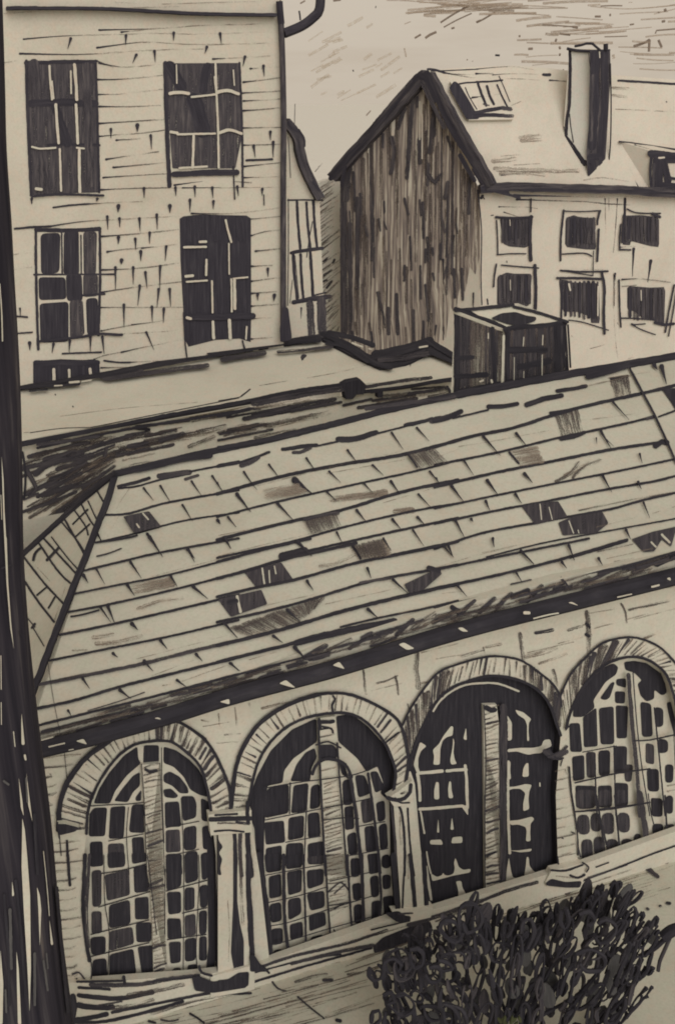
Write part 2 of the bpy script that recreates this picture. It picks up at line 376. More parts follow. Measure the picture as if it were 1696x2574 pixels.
# ------------------------------------------------------------------ 1. arcaded building
A = thing('arcaded_building', WALL.p(700, 2480)*1.0, 'long buff brick building with four arched windows and a pale hipped tile roof in front', 'building')
OUT = [pts('148,2085 150,2030 160,1990 178,1953 217,1905 270,1865 330,1828 390,1810 440,1811 500,1846 531,1880 557,1930 577,1983 580,2045'),
       pts('580,2040 592,1937 615,1872 661,1811 730,1769 798,1746 867,1744 921,1761 978,1792 1006,1822 1022,1880 1026,1925 1017,1975'),
       pts('1012,1822 1036,1773 1096,1695 1153,1669 1211,1653 1257,1650 1310,1661 1356,1692 1387,1718 1406,1748 1410,1775'),
       pts('1408,1748 1433,1695 1471,1653 1517,1615 1586,1602 1643,1619 1678,1646 1720,1700 1745,1770 1752,1840')]
INN = [pts('218,2095 222,2040 240,1985 280,1920 328,1877 376,1864 411,1862 446,1873 500,1922 519,1975 530,2030 533,2060'),
       pts('622,2034 642,1937 672,1876 718,1830 775,1803 844,1792 894,1799 932,1826 967,1868 990,1922 994,1949 988,2000'),
       pts('1030,1935 1038,1884 1062,1826 1096,1764 1134,1730 1192,1707 1241,1699 1295,1707 1345,1730 1379,1768 1398,1818 1408,1848'),
       pts('1422,1830 1437,1780 1463,1730 1498,1688 1540,1661 1590,1651 1632,1661 1670,1692 1690,1740 1712,1825')]
HOLE = [INN[0]+pts('543,2150 549,2455 232,2478 226,2418 214,2303 212,2150'),
        INN[1]+pts('992,2197 1000,2306 678,2420 653,2197 630,2060'),
        INN[2]+pts('1396,2000 1402,2198 1085,2300 1062,2197 1042,1970'),
        INN[3]+pts('1725,1900 1735,2085 1452,2185 1444,2040 1430,1930')]
b = MB('arc')
gut_line = pts('99,1884 223,1855 330,1826 440,1794 550,1759 665,1727 818,1687 971,1641 1096,1602 1249,1560 1402,1522 1555,1484 1696,1449 1960,1385')
holed(b, WALL, gut_line[:]+pts('1960,2130 936,2420 165,2625'), HOLE, 'arc', .3, ['k', 'k', 'k', 'arc'])  # first three reveals coloured black: soffit shade put into the material
b.draw(WALL, 14, 'd16 20,290 60,300;d16 130,250 140,330;d16 240,210 250,320;s12 170,385 270,375;d16 330,180 340,210;d26 420,210 600,160;d8 0,160 300,95;d8 30,330 200,300;d10 120,440 260,430')
b.draw(WALL, 11, 's20 950,880 957,950 965,1030;s46 1300,770 1295,870 1310,980;s18 1040,960 1100,945 1170,915;s22 1160,920 1170,960 1180,1030;s14 1240,1100 1250,1150;d8 620,1080 900,960;d8 1000,1010 1200,960;d8 1330,760 1568,700;d18 1330,960 1400,945')
b.draw(WALL, 12, 's34 550,640 560,720 570,810;m28 655,630 760,612;s24 870,612 980,578;s44 990,500 1000,600 1000,750;k22 985,570 1005,590;k22 985,640 1000,650;s18 1215,440 1240,490 1248,560;s26 1270,478 1400,450 1520,420;d40 590,785 700,760 780,730;d24 680,830 770,800 850,770;s22 170,785 310,740;d24 330,722 420,705;s30 770,880 780,910 790,970;d8 0,800 200,770;d8 800,700 980,650;d8 1010,500 1200,470;d8 600,760 900,690;d8 1040,600 1400,500;d8 1300,540 1568,470;s18 310,730 320,770;d30 1370,665 1430,640;d8 1200,380 1560,330')
for i in range(26):                                    # brick courses of the left pier
    y = 1905+i*24+R.uniform(-3, 3); x0 = max(105+(y-1900)*.105, 100)
    x1 = {True: 150, False: 216}[2085 > y > 1940]
    if y < 1940: x1 = 205-(y-1905)*.3
    if y > 2120: x1 = 212
    if 2062 < y < 2120: continue
    b.stroke(WALL, [(x0, y), ((x0+x1)/2, y-3), (x1-R.uniform(0, 25), y-8)], R.uniform(5, 9), 's' if i % 3 else 'd')
b.draw(WALL, 13, 'k22 530,985 537,1100 545,1254;k9 470,930 480,1040 485,1100;k6 470,0 500,200 530,490;k5 470,120 490,160')
b.draw(WALL, 16, 'k22 448,0 455,110 462,195;k30 560,0 555,150 548,350 560,470 575,610 590,690;m26 590,0 578,200 570,420 585,600;k8 590,640 605,740 600,820;m14 480,780 520,770 560,815;k10 505,810 510,850 505,900')
for i in range(11):                                    # brick courses of the pier between the third and fourth arches
    y = 1935+i*24; b.stroke(WALL, [(1394+(y-1900)*.03, y+4), (1436+(y-1935)*.05, y-6)], R.uniform(3, 6), 's' if i % 2 else 'd')
b.draw(WALL, 15, 'k10 870,720 850,745;k14 872,990 885,1150 910,1307;d18 850,1010 860,1030;d14 800,640 830,650;m40 715,890 770,925 850,890;k16 740,870 790,935 830,930;m22 740,920 830,880 855,855;k8 830,930 815,980')
b.draw(WALL, 18, 'k12 890,0 905,100 925,250 930,390;k10 795,400 805,470;m14 930,340 945,400;k9 825,278 832,282;k9 890,240 905,246;d12 830,390 880,375')
b.build('wall', A)
b = MB('arc'); L0, L1 = WALL.p(99, 1876), WALL.p(165, 2625)
b.quad([L0, L1, L1-NW*6.6, L0-NW*6.6]); q0, q1 = WALL.p(1960, 1385), WALL.p(1960, 2130)
b.quad([q0, q1, q1-NW*6.6, q0-NW*6.6]); b.quad([L0-NW*6.6, L1-NW*6.6, q1-NW*6.6, q0-NW*6.6]); b.build('rear_wall', A)
# arch rings: radial brick joints between two rims
for O, I, ph in zip(OUT, INN, range(4)):
    b = MB('arc'); b.poly(WALL, O+I[::-1], 'arc', off=.025, thick=.03); RING = WALL.shift(.025)
    so_, si_ = smooth(O, 3), smooth(I, 3)
    if ph == 1: si_ = smooth(I[:-1]+[(988, 1990)], 3)
    N = 44
    for i in range(1, N):
        t = i/N+R.uniform(-.005, .005); o = so_[int(t*(len(so_)-1))]; q = si_[int(t*(len(si_)-1))]
        a, z = R.uniform(.0, .25), R.uniform(.75, 1.0)
        P = [(q[0]+(o[0]-q[0])*a, q[1]+(o[1]-q[1])*a), (q[0]+(o[0]-q[0])*z, q[1]+(o[1]-q[1])*z)]
        if R.random() < .5: P.reverse()
        dark = {0: .52 < t < .98 or .05 < t < .2, 1: t < .12, 2: t < .4 or t > .72, 3: t > .12 and t < .42 or t > .75}[ph]
        b.stroke(RING, P, R.uniform(4.5, 8) if not dark else R.uniform(7, 12), R.choice('mss') if dark else R.choice('ssdsm'), tick=R.random() < .5)
        if dark and R.random() < .5: b.stroke(RING, [(P[0][0]+4, P[0][1]), (P[1][0]+4, P[1][1])], 11, 's')
    b.stroke(RING, O, 9 if ph < 2 else 6.5, 'k'); b.stroke(RING, I, 8, 'k')
    if ph == 0: b.stroke(RING, O[:8], 15, 'k')
    if ph == 1: b.stroke(RING, O[:6], 12, 'k'); b.draw(RING, 14, 'k16 880,130 895,150 875,190 880,235;k14 1220,440 1310,370')
    b.build('brick_arch', A)

def arched_window(i, kind='arc'):
    """frame board set back in its opening; the panes and bars are separate parts"""
    cx = sum(p[0] for p in HOLE[i])/len(HOLE[i]); cy = sum(p[1] for p in HOLE[i])/len(HOLE[i])
    b = MB('arc'); b.poly(WIN, [(cx+(x-cx)*1.06, cy+(y-cy)*1.05) for x, y in HOLE[i]], kind, off=0, thick=.07)
    return b.build('arched_window', A)
def zigzag(mb, pl, xl, xr, y0, y1, step, k='s', w=(4, 8)):
    y = y0
    while y < y1:
        a, c = xl(y), xr(y); sl = R.uniform(4, 14)
        mb.stroke(pl, [(a+R.uniform(2, 8), y+sl*.5), ((a+c)/2, y+R.uniform(-2, 2)), (c-R.uniform(0, 6), y-sl*.5)], R.uniform(*w), R.choice('sdd') if R.random() < .88 else 'm')
        if R.random() < .35: mb.stroke(pl, [(c-R.uniform(0, 6), y-sl*.5), (a+R.uniform(0, 10), y+step*.8)], R.uniform(3, 5), 'd')
        y += step*R.uniform(.7, 1.3)
WF = WIN.shift(.05)
# --- first window; ragged dark band at its right edge is drawn shadow
w1 = arched_window(0); b = MB('arc')
b.draw(WIN, 13, '''f 740,690 780,580 860,450 980,310 1085,240 1092,340 1115,370 1000,470 910,590 870,690;f 1135,230 1255,230 1255,365 1130,375
f 1290,240 1390,270 1490,340 1568,420 1620,520 1640,640 1568,620 1500,580 1450,480 1370,400 1290,370;f 900,670 960,580 1050,470 1105,440 1105,550 1050,600 1010,680
f 1290,460 1340,435 1420,480 1480,560 1490,610 1420,610 1360,550 1290,520;f 1070,640 1115,580 1115,670 1070,670;f 1285,580 1350,570 1410,630 1380,650 1300,640
p 705,770 740,720 850,720 830,950 700,950;p 875,720 990,710 980,960 860,970;p 1040,700 1145,695 1150,920 1020,920;p 710,990 810,985 815,1180 715,1190;p 850,1010 980,1000 990,1190 855,1200
p 1040,960 1135,950 1145,1150 1050,1160;p 1300,680 1415,670 1430,870 1305,880;p 1430,630 1530,630 1550,690 1550,800 1445,830;p 1305,900 1420,890 1430,1070 1310,1080;p 1450,880 1550,860 1550,1050 1450,1060;p 1310,1110 1430,1085 1440,1254 1310,1254;p 1460,1080 1560,1060 1560,1254 1460,1254
p 1580,640 1650,680 1660,830 1590,830;p 1590,870 1660,860 1670,1050 1600,1050;p 1590,1080 1670,1070 1680,1254 1600,1254''')
b.draw(WIN, 16, '''p 600,-20 680,-20 675,60 600,70;p 705,-20 825,-20 825,70 710,80;p 865,-20 960,-20 970,40 870,60;p 605,100 670,95 670,330 610,345;p 690,130 850,90 855,260 705,300;p 880,70 975,60 985,235 885,250;p 605,370 670,365 675,510 605,520;p 715,330 855,290 860,450 720,480
p 885,280 975,270 980,420 890,420;p 595,540 695,530 695,645 600,655;p 720,500 870,470 885,580 720,630;p 895,445 995,440 995,570 900,575;p 610,685 700,675 705,815 605,830;p 720,655 880,615 895,780 720,800;p 905,600 1000,590 1005,780 935,785
p 1090,-10 1195,-10 1195,200 1095,235;p 1215,-10 1300,-10 1305,165 1220,190;p 1320,-10 1365,-10 1365,155 1325,165;p 1095,240 1190,240 1190,380 1110,390;p 1215,215 1280,210 1280,350 1215,370;p 1310,200 1365,190 1365,340 1315,350
p 1100,415 1190,415 1195,545 1105,550;p 1215,395 1285,385 1290,525 1215,535;p 1305,370 1360,360 1360,515 1310,525;p 1110,570 1190,565 1190,705 1120,715;p 1215,550 1290,540 1285,690 1215,700;p 1310,535 1360,530 1360,690 1310,695;p 1130,740 1190,735 1195,800 1130,805;p 1230,725 1295,715 1295,775 1235,780
f 1360,-120 1440,-120 1450,0 1460,100 1480,180 1450,300 1490,320 1450,400 1430,500 1455,530 1420,620 1410,750 1350,790 1370,600
k8 670,120 820,95 970,55;k8 650,340 1000,235;k8 600,520 980,425;k8 600,665 980,575;k8 1095,235 1360,165;k8 1200,380 1360,345;k8 1100,555 1355,520;k6 685,0 690,300 720,520 710,780;k6 1210,0 1205,800;k6 1305,0 1310,160 1290,600 1300,770''')
b.draw(WIN, 13, 'k9 700,710 860,700 1000,695 1140,680;k8 860,985 1130,930;k8 1310,880 1568,830;k8 1310,1110 1568,1050;k7 1015,720 1000,950 1020,1250;k7 1275,250 1280,600 1295,1000;k7 1430,650 1445,1000 1450,1250')
b.build('panes', w1)
b = MB('arc'); b.poly(WF, pts('1112,385 1255,372 1268,560 1290,1000 1300,1254 1165,1254 1140,800', 13)+pts('1085,90 1092,300 1100,790 1010,800 1003,500 985,100', 16), 'arc', off=0, thick=.05)
zigzag(b, WF, lambda y: 357+(y-1925)*.055, lambda y: 402+(y-1925)*.032, 1925, 2450, 10)
b.draw(WF, 13, 'k26 1150,420 1180,440 1230,430;k7 1118,380 1140,700 1160,1254;k6 1262,372 1275,700 1300,1254'); b.draw(WF, 16, 'k7 970,0 1000,250 1030,520;k6 1085,90 1085,520;k8 985,770 985,820')
b.build('mullion', w1)
# --- second window; dark arc beneath its arch is drawn soffit shade
w2 = arched_window(1); b = MB('arc')
b.draw(WIN, 14, '''f 310,860 380,660 470,490 610,350 760,280 775,290 775,430 720,470 620,540 560,620 550,700 450,720 430,1000 425,1307 385,1307 365,1000;f 900,262 1000,245 1110,330 1210,440 1280,580 1310,700 1330,780 1250,820 1190,770 1210,700 1170,590 1100,630 1040,540 960,470 915,430
f 600,690 640,580 700,500 760,470 775,530 740,600 730,690;f 795,450 880,450 910,490 905,540 800,550 790,530;f 920,560 960,590 985,680 935,640;p 450,735 590,710 590,900 430,930;p 620,720 720,700 700,890 605,900;p 735,720 790,705 795,860 725,880
p 430,960 560,950 570,1090 440,1110;p 590,930 690,915 690,1060 585,1080;p 715,900 790,890 800,1050 715,1070;p 440,1130 545,1110 540,1280 440,1290;p 575,1100 685,1090 690,1240 565,1260;p 715,1100 820,1080 830,1230 715,1240
p 940,690 990,670 1010,840 945,850;p 1025,650 1090,650 1130,770 1045,800;p 1120,630 1170,620 1220,740 1155,770;p 955,860 1010,850 1020,1000 960,1010;p 1060,820 1130,800 1150,950 1075,970;p 1160,830 1220,815 1225,940 1175,960;p 970,1040 1030,1020 1045,1170 985,1180
p 1085,990 1150,980 1170,1150 1095,1160;p 1175,980 1235,960 1240,1130 1190,1150;p 1000,1200 1050,1190 1070,1300 1000,1300;p 1105,1170 1185,1160 1190,1290 1120,1290;p 1195,1180 1250,1165 1260,1260 1205,1265''')
b.draw(WIN, 17, '''p 300,-10 410,-10 410,100 310,120;p 430,10 545,-10 545,80 440,90;p 580,10 690,0 690,60 585,60;p 325,140 410,120 415,270 330,285;p 445,110 545,95 545,240 455,265;p 575,100 690,85 690,190 585,225;p 330,320 410,305 415,430 340,445;p 455,290 540,275 545,380 460,430
p 575,250 690,230 695,340 600,365;p 345,485 420,475 425,580 350,595;p 465,455 550,435 555,530 470,555;p 590,395 700,370 705,460 595,500;p 360,625 420,610 425,690 360,690;p 480,600 540,590 535,620 485,625;p 600,540 685,515 685,580 605,595
p 865,20 930,20 930,140 870,150;p 980,0 1040,0 1050,115 985,125;p 1065,10 1125,0 1130,75 1070,85;p 875,190 935,180 935,290 885,300;p 990,140 1045,130 1055,270 1000,285;p 1070,130 1125,125 1130,215 1075,230;p 885,325 940,315 940,440 890,450;p 1005,305 1060,295 1070,420 1005,430
p 1075,275 1140,265 1150,370 1085,400;p 895,455 950,450 955,500 900,515''')
b.build('panes', w2)
b = MB('arc'); b.poly(WF, pts('780,275 895,262 905,430 910,560 930,1000 970,1307 835,1307 810,900 790,560', 14), 'arc', off=0, thick=.05)
b.poly(WF, pts('705,-10 845,-10 860,300 872,535 738,565 715,300', 17), 'arc', off=0, thick=.05)
zigzag(b, WF, lambda y: 806+(y-1920)*.05, lambda y: 846+(y-1920)*.075, 1965, 2285, 9)
b.draw(WF, 14, 'k26 800,300 860,300 880,295;k14 810,330 870,345 880,370;k12 800,350 850,340;k16 790,280 800,340;s14 800,400 890,380;f 790,450 880,448 915,490 905,540 800,550;d14 810,620 900,600')
b.draw(WF, 17, 'd10 740,130 850,100;m12 720,240 800,180 860,240;m10 760,250 830,190;m12 760,350 830,310;d10 740,400 850,330;k10 755,490 770,510')
b.build('mullion', w2)
b = MB('arc'); GB = WF.shift(.035)
for t, s_ in ((14, 'k16 785,290 795,600 815,1000 830,1307;k14 908,440 925,700 950,1000 972,1307;k26 990,640 1030,900 1070,1290;k20 1110,640 1160,1000 1190,1290;k24 745,640 765,590 810,550 880,545 960,580 1000,660;k13 770,450 850,430 930,470;k9 430,735 560,712 700,690;k9 700,690 1000,650 1170,590;k9 430,945 700,890;k9 700,890 1000,830 1130,800;k8 570,1090 800,1050;k9 820,945 950,930 1050,935;k8 1050,985 1220,955;k8 980,1180 1240,1130;k10 600,700 595,900;k10 715,720 700,1000 690,1300'),
              (17, 'k44 265,0 300,250 325,480 340,680;k26 425,0 432,400 460,660;k16 555,0 565,300 572,590;k14 700,0 715,300 735,560;k16 845,0 860,300 877,540;k26 938,0 945,300 955,490;k18 1045,0 1065,300 1040,460;k8 310,130 550,85 700,60;k8 255,325 440,285 560,255 700,210;k8 240,485 300,470 460,440 720,355 1000,270;k8 240,620 300,600 460,560 730,480 1000,405;k8 730,170 1000,110;k8 730,330 900,300;k8 730,560 900,500;k14 290,600 350,580;k10 985,440 1040,470 1090,455 1140,450;k22 1130,0 1150,200 1165,350')):
    b.draw(GB, t, s_)
b.build('glazing_bars', w2)
# --- third window: almost black, pale slivers of frame show
w3 = arched_window(2, 'k'); b = MB('arc')
b.draw(WIN, 15, 'b13 -20,620 20,560 80,505 160,460 250,440 400,440 540,490')
b.draw(WIN, 19, '''b35 130,780 250,772 385,757;b32 435,757 540,745 640,742;b32 632,700 645,850 650,1000 655,1150;b32 145,1165 300,1155 450,1142 600,1130 650,1150;c 590,1135 660,1120 662,1235 630,1190;c 150,445 220,490 160,540 130,620 130,720 150,770 120,790 80,690 110,570;b32 122,790 140,900 148,1070
c 285,530 350,470 400,380 480,275 505,285 495,380 440,390 390,430 365,520 360,690 290,690 300,600;c 500,400 515,440 505,560 520,640 545,680 480,690 470,640 490,540 500,470;c 640,290 648,430 610,415;c 320,870 350,880 355,1060 300,1060 300,960;c 460,865 480,870 485,960 505,1045 455,1050 448,950
c 343,1265 355,1415 330,1415;c 490,1250 510,1385 472,1385;c 255,1495 375,1488 395,1545 255,1540;c 495,1465 600,1455 600,1525 480,1530;b19 155,1190 175,1300 195,1420;b16 220,1620 240,1750 265,1850
c 525,1680 545,1730 560,1780 610,1815 690,1800 685,1840 500,1875 280,1935 262,1850 330,1890 385,1870 395,1840 410,1870 460,1875 510,1850 520,1790 510,1740;c 530,1935 590,1930 600,2000 640,2075 745,2105 640,2150 480,2210 310,2275 305,2190 380,2210 430,2190 450,2140 500,2140 555,2110 560,2050 545,1980;b27 215,1780 240,1950 268,2130''')
b.draw(WIN, 20, '''c 245,260 300,350 300,550 245,560;c 335,200 430,230 525,310 495,350 490,450 500,560 475,560 475,380 450,310 370,260;c 250,655 400,640 540,640 640,620 665,550 740,540 760,620 670,660 640,700 560,705 490,720 420,700 360,680 250,690;c 248,775 285,800 280,900 290,1000 248,1010;c 490,810 495,970 420,975 430,880 460,820
c 250,1090 340,1085 460,1055 530,1065 500,1140 490,1230 500,1345 430,1370 430,1280 455,1160 400,1110 310,1110 260,1130;b30 254,1000 258,1400 265,1600 275,1850;c 260,1480 380,1470 530,1430 560,1460 515,1510 510,1620 515,1715 460,1715 470,1600 460,1550 370,1520 290,1530;c 270,1820 380,1820 530,1798 520,1830 400,1842
c 470,1890 495,1900 500,1990 540,2050 600,2090 605,2160 480,2210 230,2290 240,2050 265,1900 290,2050 310,2130 400,2155 440,2130 460,2000;b14 620,1045 622,1080;b11 815,1890 820,2020''')
b.build('glazing_bars', w3)
b = MB('arc'); b.poly(WF, pts('308,580 395,578 410,700 415,1310 318,1310 325,900', 15)+pts('415,0 420,600 320,645 315,0', 18)[0:4], 'arc', off=0, thick=.05)
zigzag(b, WF, lambda y: 1217, lambda y: 1253+(y-1775)*.005, 1778, 2240, 10, 's', (5, 9))
b.draw(WF, 15, 'k40 330,600 360,615 380,612;k7 312,580 325,900 318,1307;m60 440,600 440,1000 440,1307'); b.draw(WF, 18, 'm46 440,0 438,300 435,600;k8 318,0 320,640;k14 330,390 390,370;k14 335,580 420,560')
b.build('mullion', w3)
# --- fourth window
w4 = arched_window(3); b = MB('arc')
b.draw(WIN, 15, '''f 895,660 900,590 960,470 1060,350 1160,305 1195,330 1180,380 1110,430 1030,550 1040,600 960,660;f 1230,298 1300,290 1380,305 1490,385 1515,500 1480,520 1430,480 1430,540 1380,560 1340,520 1320,440 1350,420 1300,370 1240,350;p 1070,540 1150,430 1170,430 1140,530 1110,550;f 1180,410 1245,405 1245,470 1180,450;p 1170,490 1240,490 1235,570 1170,570
p 870,700 940,700 960,890 880,890;p 960,660 1050,600 1060,850 970,860;p 1065,600 1165,590 1170,840 1080,840;p 1180,580 1260,590 1250,800 1185,800;p 1340,560 1410,570 1420,790 1350,790;p 1430,590 1490,600 1490,720 1440,730;p 1510,560 1568,560 1568,800 1530,660;p 890,920 970,910 975,1070 900,1080;p 980,890 1045,890 1045,1060 985,1060
p 1060,880 1140,875 1140,1045 1065,1050;p 1165,850 1250,850 1250,1030 1165,1030;p 1230,970 1290,970 1280,1085 1240,1085;p 1375,830 1430,840 1430,970 1375,960;p 1455,800 1520,810 1520,890 1460,900;p 1380,1000 1460,1000 1460,1150 1390,1150;p 1500,970 1555,970 1555,1090 1505,1095;p 1410,1190 1485,1200 1485,1300 1410,1300
p 1500,1180 1555,1180 1550,1290 1500,1290;p 915,1110 1045,1110 1045,1250 920,1260;p 1060,1110 1150,1110 1150,1250 1065,1255;p 1170,1090 1260,1095 1260,1240 1170,1250;d16 1520,1110 1568,1100;d16 1520,1150 1568,1140''')
b.draw(WIN, 18, '''p5 910,-40 1050,-40 1050,85 920,90;p5 1060,-40 1155,-40 1155,75 1065,85;p5 1170,-40 1255,-40 1255,60 1175,70;p5 920,130 1000,120 1010,255 930,260;p5 1010,120 1070,110 1085,240 1015,235;p5 1085,120 1165,110 1170,255 1090,255;p5 1190,110 1270,115 1270,245 1195,245;p5 950,290 1025,285 1030,440 960,450;p5 1030,270 1100,265 1110,395 1035,395
p5 1115,285 1195,285 1205,425 1120,425;p5 1210,285 1290,280 1300,390 1220,390;p5 1295,250 1345,250 1345,385 1300,390;p 1415,15 1485,15 1485,140 1415,140;p 1510,0 1555,0 1555,120 1510,120;p 1420,185 1490,185 1485,300 1420,300;p 1500,190 1560,185 1560,300 1500,300''')
b.build('panes', w4)
b = MB('arc')
b.draw(GB, 15, 'm32 1260,385 1285,700 1315,1000 1335,1307;k9 1290,370 1315,700 1350,1000 1400,1307;k12 910,1092 1050,1060 1180,1030 1400,1000;k12 1300,815 1400,810 1568,775;k12 910,1282 1200,1250 1400,1220;k8 960,890 1180,850;k12 1040,900 1045,1100 1055,1307;k11 1165,850 1170,1050 1178,1307;k12 1430,600 1460,900 1500,1307;k7 1555,690 1568,1000')
b.draw(GB, 18, 'm46 1335,-10 1360,150 1385,330;k9 1390,-10 1405,100 1425,185;k12 920,105 1080,95 1200,80 1400,45;k14 1050,0 1070,120 1095,300;k14 1090,200 1115,320;k9 1120,400 1128,480;k14 1170,0 1190,220 1212,430;k14 1500,0 1508,150 1515,300;k20 1350,335 1420,335')
b.build('glazing_bars', w4)
# --- pilasters
def pilaster(shaft, cap, foot, marks, capmarks, footmarks):
    pl = WALL.shift(.06); b = MB('arc'); b.poly(pl, shaft, 'arc', off=0); b.poly(pl, shaft, 'k', off=-.004, thick=.06)  # black sides: shade put into the colour
    for t, s_ in marks: b.draw(pl, t, s_)
    p = b.build('pilaster', A); c = WALL.shift(.1)
    for nm, poly, mk in (('capital', cap, capmarks), ('pilaster_base', foot, footmarks)):
        if not poly: continue
        b = MB('arc'); b.poly(c, poly, 'arc', off=0, thick=.1)
        for t, s_ in mk: b.draw(c, t, s_)
        b.build(nm, p)
pilaster(pts('548,2085 622,2080 634,2440 548,2462'), pts('524,2048 632,2036 634,2092 530,2100'), pts('530,2455 640,2425 640,2490 530,2506'),
         [(14, 'f 124,985 122,1010 130,1080 160,1120 130,1160 155,1200 140,1260 150,1307 126,1307 126,1100;k30 232,1000 240,1150 240,1307;m30 272,1000 270,1150 280,1307;k38 320,960 322,1100 345,1307'),  # ragged dark band on the left is drawn shading
          (17, 'f 95,-10 122,0 122,300 140,450 165,560 165,760 105,780 80,640 95,300;s26 145,0 150,300 160,450;k40 195,0 195,200 205,400 222,700;d8 60,300 70,500 65,700')],
         [(14, 'k34 80,940 200,935 340,935;k14 105,1018 200,1012 295,1022;k15 110,912 250,905;m22 250,960 330,970;k30 320,830 318,900 325,960;s18 130,965 240,965')],
         [(17, 'f -10,820 60,815 130,770 200,765 195,860 0,895;f 205,650 235,655 270,710 330,765 205,765'), (16, 'f 1260,800 1300,790 1400,830 1568,800 1620,810 1620,870 1400,905 1280,890;k20 1310,730 1325,770 1390,790')])
pilaster(pts('988,2012 1034,1985 1080,2285 1008,2298'), pts('975,2006 1000,1990 1036,1962 1036,2000 1015,2026 990,2028'), pts('985,2290 1040,2285 1088,2278 1082,2306 1000,2325'),
         [(14, 'k18 1305,835 1335,920 1350,1100 1350,1307;k15 1370,870 1385,1100 1412,1307;m20 1265,840 1285,1050 1300,1307;d20 1320,900 1325,1100'), (17, 'k14 1225,0 1212,180 1205,350;k30 1255,0 1275,200 1290,370;k32 1345,0 1355,200 1365,370;k34 1145,0 1160,200 1175,350;d14 1240,0 1245,150;k20 1305,360 1310,380')],
         [(14, 'k28 1240,800 1300,815 1350,800 1385,760 1390,715;k12 1290,800 1320,830 1380,830;s20 1330,770 1360,760')],
         [(17, 'f 1085,380 1180,365 1220,395 1262,400 1255,435 1170,440;m14 1180,385 1270,380;k12 1000,490 1100,465 1250,430')])
b = MB('arc'); c = WALL.shift(.1); b.poly(c, pts('715,570 755,490 960,445 975,530 945,610 725,595', 18), 'arc', off=0, thick=.1)
b.draw(c, 18, 'f 715,575 755,545 850,568 955,560 945,605 850,605 725,592;k16 755,490 850,492 960,455;k18 880,525 930,540 970,520;d14 790,530 900,540;k12 960,440 1000,470 985,500'); b.build('pilaster_base', A)
b = MB('arc'); b.poly(c, pts('455,850 515,845 625,875 640,890 610,915 470,945', 13), 'arc', off=0, thick=.1); b.draw(c, 13, 'f 452,850 515,850 625,878 600,910 470,942;m24 600,890 690,880;k16 455,840 470,960'); b.build('capital', A)
# --- plinth
b = MB('arc'); top = pts('160,2470 232,2470 480,2452 545,2445 640,2432 700,2408 990,2306 1090,2286 1380,2196 1450,2178 1696,2090 1960,2010')
b.poly(PLINTH, top+pts('1960,2150 936,2440 160,2650'), 'arc', off=0, thick=.1)
b.draw(BASE, 16, 'k18 510,830 650,828 800,825;k20 520,870 640,875 720,880;m34 600,852 900,850 1100,815 1300,790;k34 520,920 650,935 800,940 1000,900;k34 480,1085 580,1070 700,1045;k40 520,985 620,1000 740,1000;s36 740,1005 900,985 1000,950;k22 740,1032 1000,980 1400,900 1568,870;s44 850,920 1000,895 1200,850;k24 490,1100 700,1090 1000,1020 1200,960;s26 1000,1040 1300,955 1568,895;k40 480,930 490,1000 480,1060;k24 815,800 820,840;m16 640,990 800,960;k12 1000,830 1250,800')
b.draw(BASE, 17, 'm24 250,742 500,660 800,590 1100,495;k12 240,770 550,690 800,650;k18 200,842 400,780 600,720 1000,610;m28 480,710 650,670 800,632 1010,590;f 1010,600 1075,540 1300,450 1385,430 1405,480 1330,540 1180,600 1020,645;k16 290,730 330,772;k18 -10,905 110,908 210,905;s14 900,560 1240,460;m16 1380,410 1568,350')
b.draw(BASE, 18, 'm34 -180,850 0,795 150,745 300,690;m26 300,690 480,620 660,570;s18 0,825 300,715;k13 960,560 1200,470 1400,390 1568,330;m14 1000,540 1250,455;d12 970,590 1300,480;k10 1050,470 1130,440')
b.build('plinth', A)
